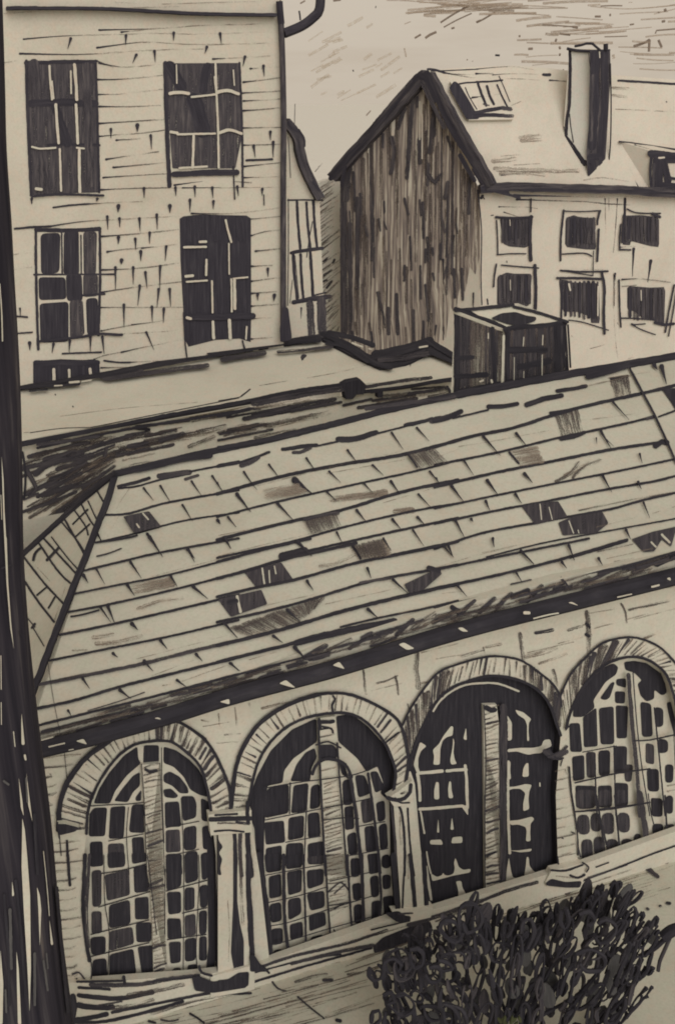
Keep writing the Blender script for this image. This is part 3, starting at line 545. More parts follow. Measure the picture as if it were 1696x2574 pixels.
# --- roof
b = MB('slate')
RP = pts('288,1192 540,1133 850,1062 1150,990 1575,914 1696,894 1960,842'); EP = pts('1960,1322 1696,1388 1400,1458 1150,1526 850,1612 600,1692 350,1757 80,1830')
b.poly(ROOF, RP+EP, 'slate', off=0, thick=.07)
back = [ROOF.p(*q) for q in RP]
for p, q in zip(back, back[1:]): b.quad([p, q, Vector((q.x, q.y, 4.2))-NW*3.6, Vector((p.x, p.y, 4.2))-NW*3.6], 'slate')
ROOFS = r'''7|k17 690,1030 850,1020 1100,950 1568,868;k14 640,1210 900,1150 1200,1070 1568,1015;k24 780,842 900,815 980,788;k14 780,855 900,842 1050,800 1250,760;m42 1050,775 1150,760 1245,750;k15 1250,745 1430,710 1568,680;k22 1440,705 1568,680;m24 1220,795 1300,770;d4 850,860 800,930 760,1000;d4 780,1040 710,1170;m10 640,1300 720,1280 800,1250
8|k20 -10,712 160,680 330,618;m32 150,705 200,690 260,655;k28 420,600 520,585 640,572;m25 490,620 530,620 600,590;k15 640,578 780,548;k40 785,535 900,530 1030,488;k14 1040,495 1220,450;k28 1225,440 1300,425 1400,400;m46 1400,410 1480,395 1568,365;k25 -10,892 400,780 800,700 1200,635 1568,540;k16 -10,1043 400,940 800,850 1300,740 1568,670;k24 -10,1193 400,1090 800,1000 1200,880 1568,800;k17 -10,1312 250,1255 500,1200 900,1090 1300,1000 1568,955;k19 420,1307 700,1240 1100,1150 1568,1050;k20 1080,1307 1300,1260 1568,1205;d6 250,840 800,700 1200,610;d6 700,760 1250,660;d6 1080,950 1420,850;d6 0,1165 300,1105 460,1060;d6 0,1300 400,1200 760,1120;d6 1420,655 1568,600
9|k24 -10,582 250,510 500,460 750,380 1000,310 1400,220 1568,178;k18 -10,702 400,620 820,520 1150,450 1430,385;k22 -10,847 400,750 800,670 1150,600 1500,550;k14 1460,385 1568,345;k16 -10,987 400,900 800,820 1300,720 1568,662;k18 -10,1087 400,1000 700,945 1100,865 1400,815 1568,775;k18 -10,1253 300,1150 640,1085 850,1045 1150,990 1350,935 1568,885;k12 330,1307 700,1215 1100,1140 1568,1055;k20 880,1307 1050,1260 1250,1200;k36 -10,412 80,390 160,350;k14 110,395 340,340;k32 345,320 450,315 530,300;k36 595,305 700,270 820,245;k28 795,215 900,200 980,183;d12 980,185 1300,110;d10 1130,130 1400,90;d6 150,580 400,540 740,475;d6 950,410 1430,350;s14 940,1000 1250,935 1568,880;d6 1050,1110 1300,1050;d6 1420,1020 1568,975;d6 300,1280 700,1190;k40 1440,575 1480,550 1510,555;m26 1385,395 1430,385
10|k17 545,222 800,160 1060,100 1568,8;k15 490,372 800,310 1100,250 1568,130;k17 450,492 700,445 1100,355 1568,235;k19 395,642 700,580 1100,490 1568,380;k17 325,812 700,735 1100,655 1568,545;m28 240,972 500,920 900,840 1300,740 1568,680;k22 240,1127 500,1070 800,980 1200,880 1568,790;k20 250,1238 600,1150 1000,1050 1568,900;k15 630,35 800,12 900,-10;m12 640,125 720,105 790,78;k14 470,522 560,505 650,480;d8 1000,910 1270,810;m9 580,1140 780,1080 950,1020;d9 1070,975 1160,960;d9 1200,945 1530,830;d6 1000,260 1300,180 1568,110;s12 350,945 560,895;d6 900,800 1520,640;k4 318,830 350,1050 400,1307
11|k20 -10,163 300,80 600,10;k24 -10,272 200,215 450,140 700,85 900,40;k22 -10,392 250,330 500,280 900,170 1300,90 1568,28;k20 -10,558 300,490 600,410 1000,290 1400,215 1568,182;k28 -10,712 400,610 800,490 1200,390 1568,308;k26 -10,822 400,720 550,680;k16 800,590 1050,530 1350,470 1568,418;k48 510,695 700,645 900,600 1150,555;k15 -10,937 250,870 400,830 560,790;d8 200,805 380,755;d7 700,440 1200,330;d7 1180,500 1460,435;d7 300,450 700,360;k60 420,125 560,95;m22 930,300 1140,265
12|k18 -10,217 300,150 700,70 1000,10;k22 -10,337 400,250 800,150 1250,18;k18 -10,462 400,370 800,270 1200,200 1568,98;d7 0,200 300,110 500,70;m12 490,310 620,280;d7 40,370 180,355;d8 1120,140 1260,110 1440,70;d8 1170,160 1300,135;s12 1060,95 1290,45'''
for L in ROOFS.split('\n'):
    t, s_ = L.split('|'); b.draw(ROOF, int(t), s_)
TICKS = {7: '945,855 1010,935;1055,840 1120,945;1260,810 1325,905;1395,775 1460,870;1200,965 1265,1070;t18 970,1155 1070,1307;t20 1430,1065 1445,1088;1500,1045 1550,1110;1470,1180 1515,1250;t18 1235,1255 1280,1340;630,1140 665,1200',
         8: '165,748 205,805 250,865;330,700 400,790;575,658 635,740;845,605 910,690;1135,490 1210,600;1300,458 1380,545;1010,703 1080,770;725,745 800,818;t38 500,800 605,885;t24 120,895 210,1010;60,1045 115,1110;t20 385,955 490,1065;710,880 770,935;950,820 1010,885;t18 1130,810 1185,890;1385,745 1450,825;1525,840 1568,900;1310,895 1390,980;t18 905,1000 970,1080;t18 1140,1060 1195,1125;t18 1305,1045 1350,1095;775,1145 810,1215;t26 515,1205 610,1300;t20 35,1180 80,1250;1080,1185 1130,1265;1275,1130 1345,1235;1550,1060 1580,1120;t20 880,1240 930,1307;-10,820 20,870;0,1070 10,1090;1480,1240 1540,1310',
         9: 't18 310,515 420,640;t18 525,495 590,575;180,670 245,770;t20 100,840 180,945;t22 335,805 405,900;t22 580,760 630,818;t18 520,895 560,955;t18 325,940 350,1000;t18 125,1065 185,1180;t18 230,1058 240,1075;t16 370,1190 380,1240;80,1230 110,1305;t16 560,1270 640,1350;t16 870,1230 905,1330;1160,290 1265,405;t18 1080,480 1150,600;t9 1110,530 1165,580;t9 1050,525 1052,565;1335,630 1350,690;t18 1090,770 1150,880;t18 1325,815 1345,860;1360,950 1400,1050;t18 1245,1130 1275,1190;t28 1480,55 1510,170;t26 1430,45 1450,75;0,790 15,820',
         10: 't24 985,0 1065,120;t22 1235,80 1280,140;t18 860,165 930,270;635,210 690,310;t22 550,250 580,300;t20 840,315 885,385;t18 1120,250 1165,325;t22 1270,325 1365,405;t16 660,460 730,560;t22 710,455 755,565;t26 870,570 905,610;t20 1055,680 1100,735;t20 745,765 775,790;t22 950,815 1005,880;t20 1290,770 1330,815;t18 545,930 590,995;t22 790,1005 860,1060;t18 1165,940 1230,990;t16 450,1140 470,1175;t18 1470,560 1560,660;t16 1520,830 1568,880;t18 1480,0 1515,75',
         11: 't20 580,290 620,350;t18 975,205 1000,270;t18 1145,280 1245,375;t22 980,475 1045,530;t22 450,480 540,560;t20 360,650 420,695;t26 500,725 575,810;t18 75,830 140,880;t18 30,560 120,660;1505,60 1535,130',
         12: '80,60 110,130;t18 370,10 378,65;t18 555,90 640,180;t18 870,55 905,150;525,235 565,300;t16 140,320 200,390;t18 825,165 855,205;t18 1065,140 1090,185;t18 820,270 890,350'}
for t, s_ in TICKS.items(): b.ticks(ROOF, t, s_, 14)
TILES = {7: 'g 810,1040 980,1005 1060,1105 880,1150;b10 940,1020 975,1060;b10 900,1090 915,1112',
         8: 'h 300,865 500,830 570,880 330,930;e 1240,640 1420,600 1500,680 1300,720;k14 1240,630 1300,715;e 565,1070 770,1020 800,1100 600,1145;m26 565,1060 680,1030 780,1020;s20 580,1080 610,1140;e 890,1240 1080,1190 1120,1300 930,1300;h 760,915 1090,870 1090,900 760,940;h 1160,1000 1260,985 1270,1005 1165,1015',
         9: 'e 1140,150 1260,130 1275,230 1170,250;k24 1150,135 1200,128 1250,118;e 770,360 930,335 960,480 820,510;k30 820,530 900,515 970,490;k22 750,360 850,345 940,325;h 480,615 640,580 700,690 560,710;k16 480,620 540,690;s30 790,805 860,770 930,690;s30 900,780 960,720 1070,670;d40 850,770 1000,690;g 560,975 640,955 800,940 860,1040 650,1095;b7 680,960 690,1060;b6 740,980 760,1060;g 800,1080 900,1040 1090,1010 1130,1085 1050,1150 830,1165;b7 870,1070 900,1150;b6 930,1130 935,1150;g 1280,1190 1420,1140 1580,1105 1540,1240 1480,1190 1430,1270 1360,1275;f 1480,205 1580,195 1580,360 1540,290;b14 1480,1160 1530,1210;b12 1410,1210 1440,1240',
         10: 'h 870,310 1120,265 1145,325 890,375;d40 640,700 780,690 920,650;d34 620,660 740,640;d16 480,745 570,740;d30 910,470 1050,420 1200,400',
         11: 'g 170,235 300,195 410,165 490,280 250,335;b11 285,205 300,310;b8 330,220 335,300;b8 365,190 375,240;g -5,410 280,345 320,440 80,525;b18 120,390 143,490;k40 70,430 110,420;h 880,70 1080,15 1120,120 930,145;k18 880,60 930,140;e 80,600 420,480 540,550 170,650;s26 120,600 330,520;e 440,480 690,400 640,455 530,540;g 1215,310 1320,260 1440,205 1465,240 1340,350 1250,370;k36 1380,205 1440,220;d30 670,190 780,170 900,110'}
for t, s_ in TILES.items(): b.draw(ROOF, t, s_)
b.draw(ROOF, 9, 'k17 1270,70 1350,220 1430,370 1500,520 1575,690')
roof = b.build('roof', A)
b = MB('slate'); b.poly(HIP, pts('288,1192 80,1830 -60,1850 -60,1484 55,1388'), 'slate', off=0, thick=.06)
b.draw(HIP, 7, 'k12 630,860 660,910 690,960;k10 580,940 640,1070;k12 535,960 590,1060 625,1110;k12 490,1000 560,1100 580,1160;k14 420,1050 500,1190 555,1290;k13 400,1070 500,1190 560,1280;k12 480,1090 570,1000;k12 500,1170 590,1090;k10 640,1140 665,1200;k14 560,1010 575,995;d6 640,860 720,1010')
b.draw(HIP, 10, 'k15 150,120 290,300 430,450;k16 150,270 250,420 355,555;k15 250,30 380,220 460,300;k15 280,0 500,240;k10 340,0 440,130 520,220;k18 220,150 235,100 270,70;k20 310,150 385,70;k12 245,380 310,325;k12 320,465 360,395;k8 215,590 290,715;k8 180,530 230,590;k16 210,595 230,570;d8 360,540 430,330;d6 210,160 330,290')
b.build('hip_slope', roof)
b = MB('slate')
b.beam(ROOF, pts('288,1190 420,1158 540,1131 690,1100 850,1061 970,1030 1150,990'), 13, .06, 'k', .03)
b.beam(ROOF, pts('1150,990 1260,970 1410,942 1575,914 1696,893 1960,841'), 16, .06, 'k', .03)
b.draw(ROOF.shift(.03), 7, 'k40 760,755 850,738 1000,712 1200,665 1380,640'); b.draw(ROOF.shift(.03), 9, 'k48 1000,118 1120,90 1250,45;k26 0,275 200,235 400,200')
b.draw(ROOF.shift(.03), 8, 'm32 970,335 1200,300 1400,280 1540,255;k30 0,590 300,540 600,470'); b.build('ridge_cap', roof)
b = MB('slate'); b.beam(ROOF, pts('291,1186 268,1260 240,1330 214,1400 180,1484 150,1560 120,1640 88,1722 70,1770'), 15, .05, 'k', .04); b.build('hip_cap', roof)
b = MB('slate'); b.beam(HIP, pts('290,1186 191,1268 57,1390 -60,1490'), 9, .05, 'k', .03); b.draw(HIP.shift(.03), 7, 'k18 750,760 600,880 430,1020'); b.build('hip_cap', roof)
# --- eaves
b = MB('arc'); fe = [(x, y) for x, y in EP[::-1]]
b.poly(EAVE, [(x, y-2) for x, y in fe]+[(x, y+22) for x, y in gut_line[::-1]], 'slate', off=-.01, thick=.3)
b.draw(EAVE, 10, 's30 260,1300 600,1205 1000,1120 1400,1020 1568,985;m24 280,1280 640,1190 900,1130;s30 1000,1100 1568,960;s18 500,1220 900,1110'); b.draw(EAVE, 11, 's20 0,960 400,860;s16 100,980 430,880')
b.draw(EAVE, 11, 'm40 570,790 700,715;m36 600,800 720,760;s36 720,740 860,675;m30 860,730 1010,635;s36 1010,690 1170,600;m34 1170,640 1270,545;s36 1270,600 1410,500;m34 1410,560 1568,480;s20 640,790 1200,640;s20 1200,640 1560,550;m26 940,660 1000,630')  # ragged dashes here and below are drawn tile-edge shadows
b.draw(EAVE, 12, 'k36 105,462 150,495;m32 160,500 250,420;m34 290,490 380,405;m32 400,460 490,375;k36 500,390 600,350;m34 600,420 690,320;s34 700,370 770,310;m30 780,340 850,310;s34 850,350 1000,270;m30 1000,290 1130,230;s36 1130,270 1290,200;m34 1300,230 1450,160;k36 1450,180 1568,125;s24 0,520 300,440;s24 600,410 1000,320;d30 1000,310 1400,210;k40 1480,140 1580,110;s30 40,550 400,450')
for i in range(150):
    x = R.uniform(90, 1690); y = lerp_y(fe, x)+R.uniform(8, 40); L = R.uniform(30, 90)
    b.stroke(EAVE, [(x, y), (x+L*.5, y-L*.14), (x+L, y-L*R.uniform(.24, .34))], R.uniform(5, 10), R.choice('sdsm'))
b.build('fascia', A)
b = MB('arc'); gw = MB('arc')
b.pxtube(GUT, gut_line, 46, 'k', 0, 9, 14)  # black of the shadowed soffit put into the gutter's colour
b.build('gutter', A)
b = MB('arc'); GF = GUT.shift(.16)
b.draw(GF, 11, 'c 745,842 790,818 828,868;c 395,962 440,938 505,990 470,985;c 1178,705 1215,692 1285,732 1235,742;c 5,1082 70,1062 72,1100'); b.draw(GF, 12, 'c 138,597 170,592 212,622 170,620;b20 580,497 608,497;c 862,430 890,425 935,452;b9 640,535 730,512 800,500;b12 1415,327 1460,316;c 1508,272 1535,262 1540,290;b8 1190,395 1280,375')
b.draw(GF, 13, 'c 598,197 660,178 690,225 640,210;b11 390,242 510,214;b9 330,190 420,165;b7 545,268 580,262;c 1215,18 1250,8 1275,28'); b.build('gutter_brackets', A, 'pale bracket ends showing along the shadow-black gutter')

# --- chimney stack on the ridge
BC = WALL.shift(-3.6).p(1263, 964); dl = Vector((-math.cos(math.radians(8)), math.sin(math.radians(8)), 0)); dr = Vector((math.cos(math.radians(36)), math.sin(math.radians(36)), 0))
CL = Plane(BC, (dl.y, -dl.x, 0)); CR = Plane(BC, (dr.y, -dr.x, 0))
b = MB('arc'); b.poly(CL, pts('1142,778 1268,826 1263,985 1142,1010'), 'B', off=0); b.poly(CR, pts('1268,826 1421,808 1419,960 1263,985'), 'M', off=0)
vL, vF, vR = CL.p(1142, 778), CL.p(1268, 826), CR.p(1421, 808); zz = (vL.z+vF.z+vR.z)/3
vB = vL+vR-vF; lo = Vector((0, 0, -2.2))
TOP = plane3(vL, vF, vR); b.poly(TOP, pts('1140,780 1290,770 1423,806 1268,828'), 'arc', off=0, thick=.05)
b.quad([vL, vB, vB+lo, vL+lo]); b.quad([vR, vB, vB+lo, vR+lo]); b.quad([vL, vF, vF+lo, vL+lo]); b.quad([vR, vF, vF+lo, vR+lo])
for i in range(22):
    x = 1148+i*5.3; b.stroke(CL, [(x, 792+i*2.0+R.uniform(-4, 6)), (x-1, 880), (x-2, 985-R.uniform(0, 20))], R.uniform(6, 12), R.choice('mSms'))
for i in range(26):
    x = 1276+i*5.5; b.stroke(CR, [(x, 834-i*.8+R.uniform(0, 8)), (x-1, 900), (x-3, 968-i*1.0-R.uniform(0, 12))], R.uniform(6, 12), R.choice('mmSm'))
b.draw(CL, 5, 'k50 1400,880 1405,1100 1400,1570;k50 1400,880 1500,900 1568,940'); b.draw(CL, 6, 'k36 -160,870 -60,910 100,960 225,1020;k36 -160,1255 -100,1252 -30,1250;k40 0,1385 80,1380;k40 -160,1400 80,1390;k36 -160,1520 0,1490 200,1450;b14 30,1440 55,1430;b16 120,1430 125,1445;b9 95,1060 95,1100;k36 130,1020 150,1440')
b.draw(CR, 6, 'k40 230,1030 330,1010 500,1000 700,975;k60 640,1000 645,1380;k30 250,1040 250,1440;k54 280,1190 540,1190;k56 345,1325 570,1280;k40 230,1450 400,1420 700,1370;b7 375,1090 370,1160;b8 525,1075 522,1150;b7 520,1230 518,1400;b5 300,1250 298,1450;b5 375,1360 375,1410;k26 700,985 690,1200 715,1380')
b.draw(CL, 6, 'b20 218,1080 212,1250 207,1460')
b.draw(TOP, 6, 'f 115,940 200,900 310,890 400,920 475,930 470,960 400,985 330,1000 250,985;k30 -160,880 0,865 150,850 290,835;k24 300,850 450,885 600,930 720,970')
st = b.build('chimney_stack', roof, 'squat dark square chimney stack with an open flue on top')
b = MB('arc'); bk = WALL.shift(-3.4); b.pxtube(bk, pts('700,1000 712,1180 722,1380', 6), 6, 'k'); b.pxtube(bk, pts('722,990 732,1150 742,1330', 6), 5, 'k'); b.build('stack_pipes', roof)
# ------------------------------------------------------------------ 2. low building behind the tile roof
LW = WALL.shift(-8); B = thing('low_building', Vector(LW.p(600, 1035).xy.to_3d())+Vector((0, 0, GZ)), 'low flat roofed building with dark hatched wall, behind the hipped tile roof', 'building')
BK = WALL.shift(-11)
FLAT = plane3(LW.p(50, 1110), LW.p(1145, 958), BK.p(400, 915))
b = MB('flat')
zig = pts('-60,990 51,974 252,942 472,898 704,866 820,845 890,885 958,918 1075,872 1150,910 1420,868')
b.poly(FLAT, pts('-60,1122 50,1109 230,1072 400,1045 600,1010 865,966 1145,952 1420,915')+zig[::-1], 'flat', off=0, thick=.12)
b.draw(FLAT, 7, 'k5 200,490 400,462 600,455;k6 600,455 1000,375 1568,262;d4 400,382 800,330 1300,290;d4 160,490 210,485;k8 365,238 366,242;k8 480,316 482,320;d9 130,240 200,205')
b.draw(FLAT, 8, 'k6 0,280 130,258 155,245;k10 150,248 205,205;s6 270,180 450,150;d6 580,130 800,90 1000,40;k8 980,45 1010,35;s12 1260,35 1255,50')
b.build('flat_roof', B)
b = MB('flat')
b.quad([LW.p(-60, 1124), LW.p(1420, 917), LW.p(1420, 1400), LW.p(-60, 1500)])
tp = pts('45,1128 260,1086 600,1030 865,985 1145,968'); bt = pts('45,1395 150,1310 288,1198 540,1138 850,1066 1150,995')
for i in range(120):
    t = R.betavariate(1.1, .9); x0 = R.uniform(45, 1080); L = R.uniform(50, 190)
    if x0 > 800 and R.random() < .5: continue
    P = [(x, lerp_y(tp, x)+(lerp_y(bt, x)-lerp_y(tp, x))*t) for x in (x0, x0+L*.33, x0+L*.66, min(1150, x0+L))]
    wd = R.uniform(5, 15)*(1 if x0 < 500 else .7)
    b.stroke(LW, P, wd, R.choice('smssd') if x0 < 420 else R.choice('smsd'))
for i in range(70):
    t = R.uniform(.1, 1.0); x0 = R.uniform(48, 250); L = R.uniform(40, 140)
    P = [(x, lerp_y(tp, x)+(lerp_y(bt, x)-lerp_y(tp, x))*t+R.uniform(-3, 3)) for x in (x0, x0+L*.5, min(288, x0+L))]
    b.stroke(LW, P, R.uniform(6, 14), R.choice('smsd'))
b.draw(LW, 7, 's40 230,650 400,600 560,590;m46 240,760 340,690 600,640;m36 180,740 240,860 200,900;m40 280,900 450,850 560,820;m26 860,510 740,540;k22 880,460 980,470;m40 850,580 960,560;m30 700,600 690,640;s30 440,780 640,650;m24 200,1180 330,1090 480,970;m26 150,1010 300,960 500,880;m20 160,930 250,890;k18 150,620 170,760 160,920;s34 1000,560 1250,520;m40 1060,540 1200,500;s40 1250,580 1400,520;m24 900,450 1240,410')
b.draw(LW, 8, 'm34 170,400 470,330 760,270;s40 310,440 720,360;s30 0,490 290,430;m24 480,350 800,290;m22 820,310 1000,270;s30 1070,250 1490,210;m26 1250,235 1490,200;m20 0,540 350,470;m22 1500,190 1530,240;m50 560,1 561,2')
b.build('wall', B)
b = MB('flat'); G2 = LW.shift(.12)
b.pxtube(G2, pts('30,1119 230,1082 383,1055 600,1016 740,992 865,972'), 11, 'k'); b.pxtube(G2, pts('860,990 1010,974 1100,958 1145,952'), 10, 'k')
b.draw(G2.shift(.08), 7, 'k26 130,575 600,480 1000,395 1568,292;k20 250,590 700,495 1000,440 1568,348;m24 250,570 480,540 640,515'); b.draw(G2.shift(.08), 8, 'k24 0,322 400,235 600,200 830,172;m46 230,300 500,250 820,200;k28 0,380 100,360 200,335;m28 970,190 1200,150 1390,130;k20 1000,225 1200,190 1540,145;m20 200,330 270,340')
b.build('gutter', B)
b = MB('flat'); b.poly(G2.shift(.1), pts('815,175 850,155 930,140 970,180 950,240 905,240 880,270 835,272', 8), 'k', off=0, thick=.2); b.poly(G2.shift(.1), pts('1040,218 1078,216 1076,258 1045,262', 8), 'k', off=0, thick=.15); b.build('rainwater_hopper', B)
b = MB('flat'); b.beam(FLAT, pts('0,982 51,974 252,940 472,898 704,866 818,846'), 8, .05, 'k', .03)
b.beam(FLAT, pts('815,844 890,884 955,914'), 20, .1, 'k', .06); b.beam(FLAT, pts('950,912 1015,900 1075,874'), 26, .1, 'k', .06); b.beam(FLAT, pts('1072,872 1110,884 1155,906'), 20, .1, 'k', .06)
F2 = FLAT.shift(.07)
b.draw(F2, 5, 'm46 0,1140 250,1095 400,1070;m28 0,1205 200,1190 420,1165;k50 350,1060 600,1180 760,1290 880,1325;k46 400,1055 600,1100 740,1150;k80 770,1230 1000,1180 1190,1120;m50 800,1270 1000,1250 1200,1215;k50 1180,1120 1380,1235;k40 1200,1210 1380,1290;k30 380,1140 500,1160 700,1280;b14 580,1135 660,1165;b10 710,1180 730,1185;b14 1110,1170 1170,1160;k20 730,1050 740,1150')
b.draw(F2, 2, 'k18 0,942 160,918 500,872 900,800 1100,765 1380,715;m28 520,885 800,848 1020,820;k36 1035,755 1250,725 1400,705 1568,690;m30 1100,790 1300,760;m16 500,880 700,845'); b.draw(F2, 7, 'k14 0,240 120,195;k24 120,195 300,185 520,170;k30 640,120 900,75;k16 200,215 310,205;b8 360,182 410,180;b14 460,160 520,155;b9 540,155 600,145')
b.build('roof_flashing', B)

# ------------------------------------------------------------------ 3. tall brick house, upper left
HP = WALL.shift(-11.1); T = thing('tall_brick_house', Vector((HP.p(715, 870).x, HP.p(715, 870).y, GZ)), 'tall cream brick house with five dark sash windows and a corner downpipe, upper left', 'building')
b = MB('house', far=True)
hw = HP.p(706, -80); hg = HP.p(714, 1000); hl = HP.p(-300, -80)
b.poly(HP, pts('-300,-80 703,-80 703,5 712,410 713,1000 -300,1250'), 'house', off=0)
b.quad([hw, hg, hg-NW*9, hw-NW*9]); b.quad([hw, hl, hl-NW*9, hw-NW*9])
b.draw(HP, 1, '''s7 118,193 300,178 560,170 800,165 1000,168 1300,158;s8 490,148 800,140 1000,125 1300,118;s9 600,158 760,142;s9 480,235 700,208 850,215 1000,220 1330,212;s9 100,264 400,268 700,250 1000,240;s9 490,310 560,325 640,330 800,315;m9 480,392 600,390 800,372;m8 480,465 600,462 800,440;m9 490,525 650,525 790,520;m9 490,608 700,595 815,588;m8 485,672 700,655 820,640
m9 575,690 690,683;m10 525,785 650,765 780,747;m9 560,825 700,812 820,798;m8 510,875 700,862 830,855;m9 500,935 650,928 830,925;m9 860,912 1050,890 1240,900;s6 900,925 1470,922;m9 1235,338 1380,328;m9 1200,405 1380,382;m8 1195,458 1380,448;m8 1200,497 1380,488;m9 1200,545 1390,532;m8 1195,630 1380,628;m9 1195,715 1380,712;k12 1215,790 1340,785;m9 1200,820 1400,800;s8 1200,875 1400,868;s8 1050,290 1330,275;d5 20,66 200,55;d5 20,310 90,298;d5 800,20 1300,5;d6 600,40 900,30;d6 560,10 700,18;m7 480,300 560,330
b0''' .replace('b0', ''))
b.draw(HP, 2, '''k10 265,42 340,32 430,25;s8 430,25 700,12;k12 75,147 150,140 250,135;s8 250,135 400,112 600,100 880,85;m9 500,185 700,170 880,150;m10 530,260 610,250 700,242;s7 700,242 870,225;m9 500,350 700,340 880,315;m8 500,460 700,430 900,408;m8 490,535 750,535 900,535;m8 500,650 650,620;s6 650,620 900,590;s6 520,670 870,650;m7 465,790 520,770 600,755;s8 600,755 760,720 905,695;k10 310,762 500,755;k10 515,797 580,805 640,805;s7 640,805 860,792;s8 500,832 700,828
s8 945,72 1150,70 1380,45;m8 1225,100 1380,85;m8 1240,180 1310,160 1380,152;m9 1260,257 1380,245;m9 1240,332 1340,328;m9 1240,405 1380,388;m9 1240,465 1360,458;m9 1240,528 1370,518;s8 1240,590 1330,585;s8 1240,690 1340,682;k11 75,577 135,582;k9 80,663 160,657;d6 60,275 160,262;d6 60,350 160,335;d6 100,960 200,940''')
b.ticks(HP, 1, '350,190 335,240;622,175 620,220;857,162 856,200;1085,165 1092,215;672,270 655,310;762,252 766,305;1020,232 1010,262;1207,280 1198,325;1298,325 1302,375;548,637 548,680;t18 678,617 678,648;744,668 748,735;710,928 712,975;865,925 868,965;960,920 962,970;1047,925 1050,975;1170,920 1175,965;1292,932 1293,962;1332,650 1333,690;1346,700 1346,775;1250,718 1258,775', 13)
b.ticks(HP, 2, 't18 585,35 583,65;t18 838,35 838,68;937,5 937,65;1052,12 1052,50;530,88 532,150;590,97 592,140;688,97 692,160;773,78 776,150;t16 585,190 584,222;668,197 670,250;738,167 738,220;t16 695,260 695,305;820,235 815,305;t18 600,303 600,322;570,338 570,450;657,338 658,420;717,362 726,440;790,332 788,440;690,428 680,525;783,445 775,530;837,445 842,530;612,522 612,632;750,532 752,605;808,542 806,610;t11 722,657 760,745;1320,345 1321,385;1270,470 1270,500;t16 1352,475 1350,503;t16 148,710 148,745;265,715 258,760;345,700 343,755;447,680 447,755;505,680 515,765;157,0 157,25;480,0 478,12;t9 100,540 103,580', 13)
b.draw(HP, 1, 'k8 1150,820 1153,900 1157,980'); b.draw(HP, 2, 'k8 905,560 912,700 922,780;k7 158,-10 158,20;k9 1195,700 1205,735;k6 1300,-20 1302,30')
b.build('front_wall', T)
b = MB('house', far=True); b.beam(HP, pts('18,20 60,20 204,20 306,23 510,34 697,37'), 8, .25, 'k', .2); b.draw(HP.shift(.2), 1, 'k20 40,40 80,38 180,40;k9 130,35 180,32'); b.build('cornice', T)
b = MB('house', far=True); b.pxtube(HP, pts('702,8 706,51 710,153 713,306 712,450 712,653 712,858'), 15, 'M', .12); b.pxtube(HP, pts('702,3 704,30 707,60'), 17, 'K', .12); b.draw(HP.shift(.2), 2, 'f 1395,530 1420,535 1438,680 1435,695 1380,705 1378,640'); b.build('downpipe', T)
b = MB('house', far=True); HB = HP.shift(.12); b.pxtube(HB, pts('806,-40 803,22 786,45 757,66 714,84'), 24, 'k'); b.build('curved_gutter_bracket', T)
b = MB('house', far=True)
def far_window(name, pl, board, kind, tile, marks, parent, bars=None, sill=None, lab=None):
    m = MB('house', far=True); m.poly(pl, pts(board, tile), kind, off=.012, thick=.08); m.draw(pl.shift(.012), tile, marks); wdw = m.build(name, parent, lab)
    for nm, s_ in (('glazing_bars', bars), ('sill', sill)):
        if s_:
            m = MB('house', far=True); m.draw(pl.shift(.05), tile, s_); m.build(nm, wdw)
    return wdw
del b
far_window('sash_window', HP, '122,302 200,300 330,300 475,297 480,500 492,948 400,950 155,962 140,600', 'M', 1, 'k16 132,300 135,500 155,960;k14 472,300 480,550 490,945;k20 130,310 300,305 470,303;m60 170,320 180,500;m60 210,740 220,930;k40 160,510 300,505 470,510;k14 240,715 300,710 490,715;m50 430,330 440,900;k50 280,540 330,700', T,
           'b10 245,325 250,410 258,490;b7 258,400 266,485;b15 368,318 376,410 380,490;b8 350,350 352,460;b13 276,515 282,600 290,705;b13 376,515 385,705;b10 296,735 302,940;b14 392,735 392,840 395,945;b9 160,723 200,732 275,728;b9 380,728 415,732;b14 180,930 205,933', 'k13 160,968 300,958 510,963')
far_window('sash_window', HP, '806,306 1180,303 1192,480 1196,660 1150,840 1160,925 840,925', 'house', 1, 'g 812,312 1180,310 1190,480 1195,655 1160,830 850,830;k24 815,312 822,600 836,915;k12 1180,310 1192,600 1196,918;k50 1020,330 1000,440;k60 840,330 890,420;k80 960,500 1000,640', T,
           'b16 838,460 880,455 930,460;b10 945,478 1060,465;b16 1070,455 1120,445 1175,462;b10 1062,310 1068,480 1075,640 1078,825;b14 842,650 875,655;b10 875,662 950,660 1060,658;b14 1080,655 1130,640 1190,658;b12 955,668 950,825;b10 885,828 1020,820;b6 870,320 872,410;b6 1150,345 1155,420;b12 1060,380 1066,440', 'k32 858,860 1000,852 1165,850')
far_window('sash_window', HP, '168,148 490,140 492,400 488,672 190,712 180,400', 'house', 2, '''p 205,175 295,170 290,360 208,370;p 320,165 385,160 388,370 318,370;p 415,165 475,165 470,370 418,370;p 195,390 320,390 325,490 198,495;p 330,375 400,375 405,500 335,500;p 415,375 480,375 480,475 415,480;p 200,520 335,510 335,700 205,705;p 348,505 405,500 415,665 350,685;p 428,495 478,490 485,660 435,668
k22 180,152 330,155 490,148;k15 178,150 180,400 190,740;k15 492,145 494,400 486,670;k10 170,373 350,372 560,371;k12 410,475 515,468;k9 305,150 308,370;k8 400,180 402,370''', T, None, 'k15 200,702 400,680 480,665 600,670')
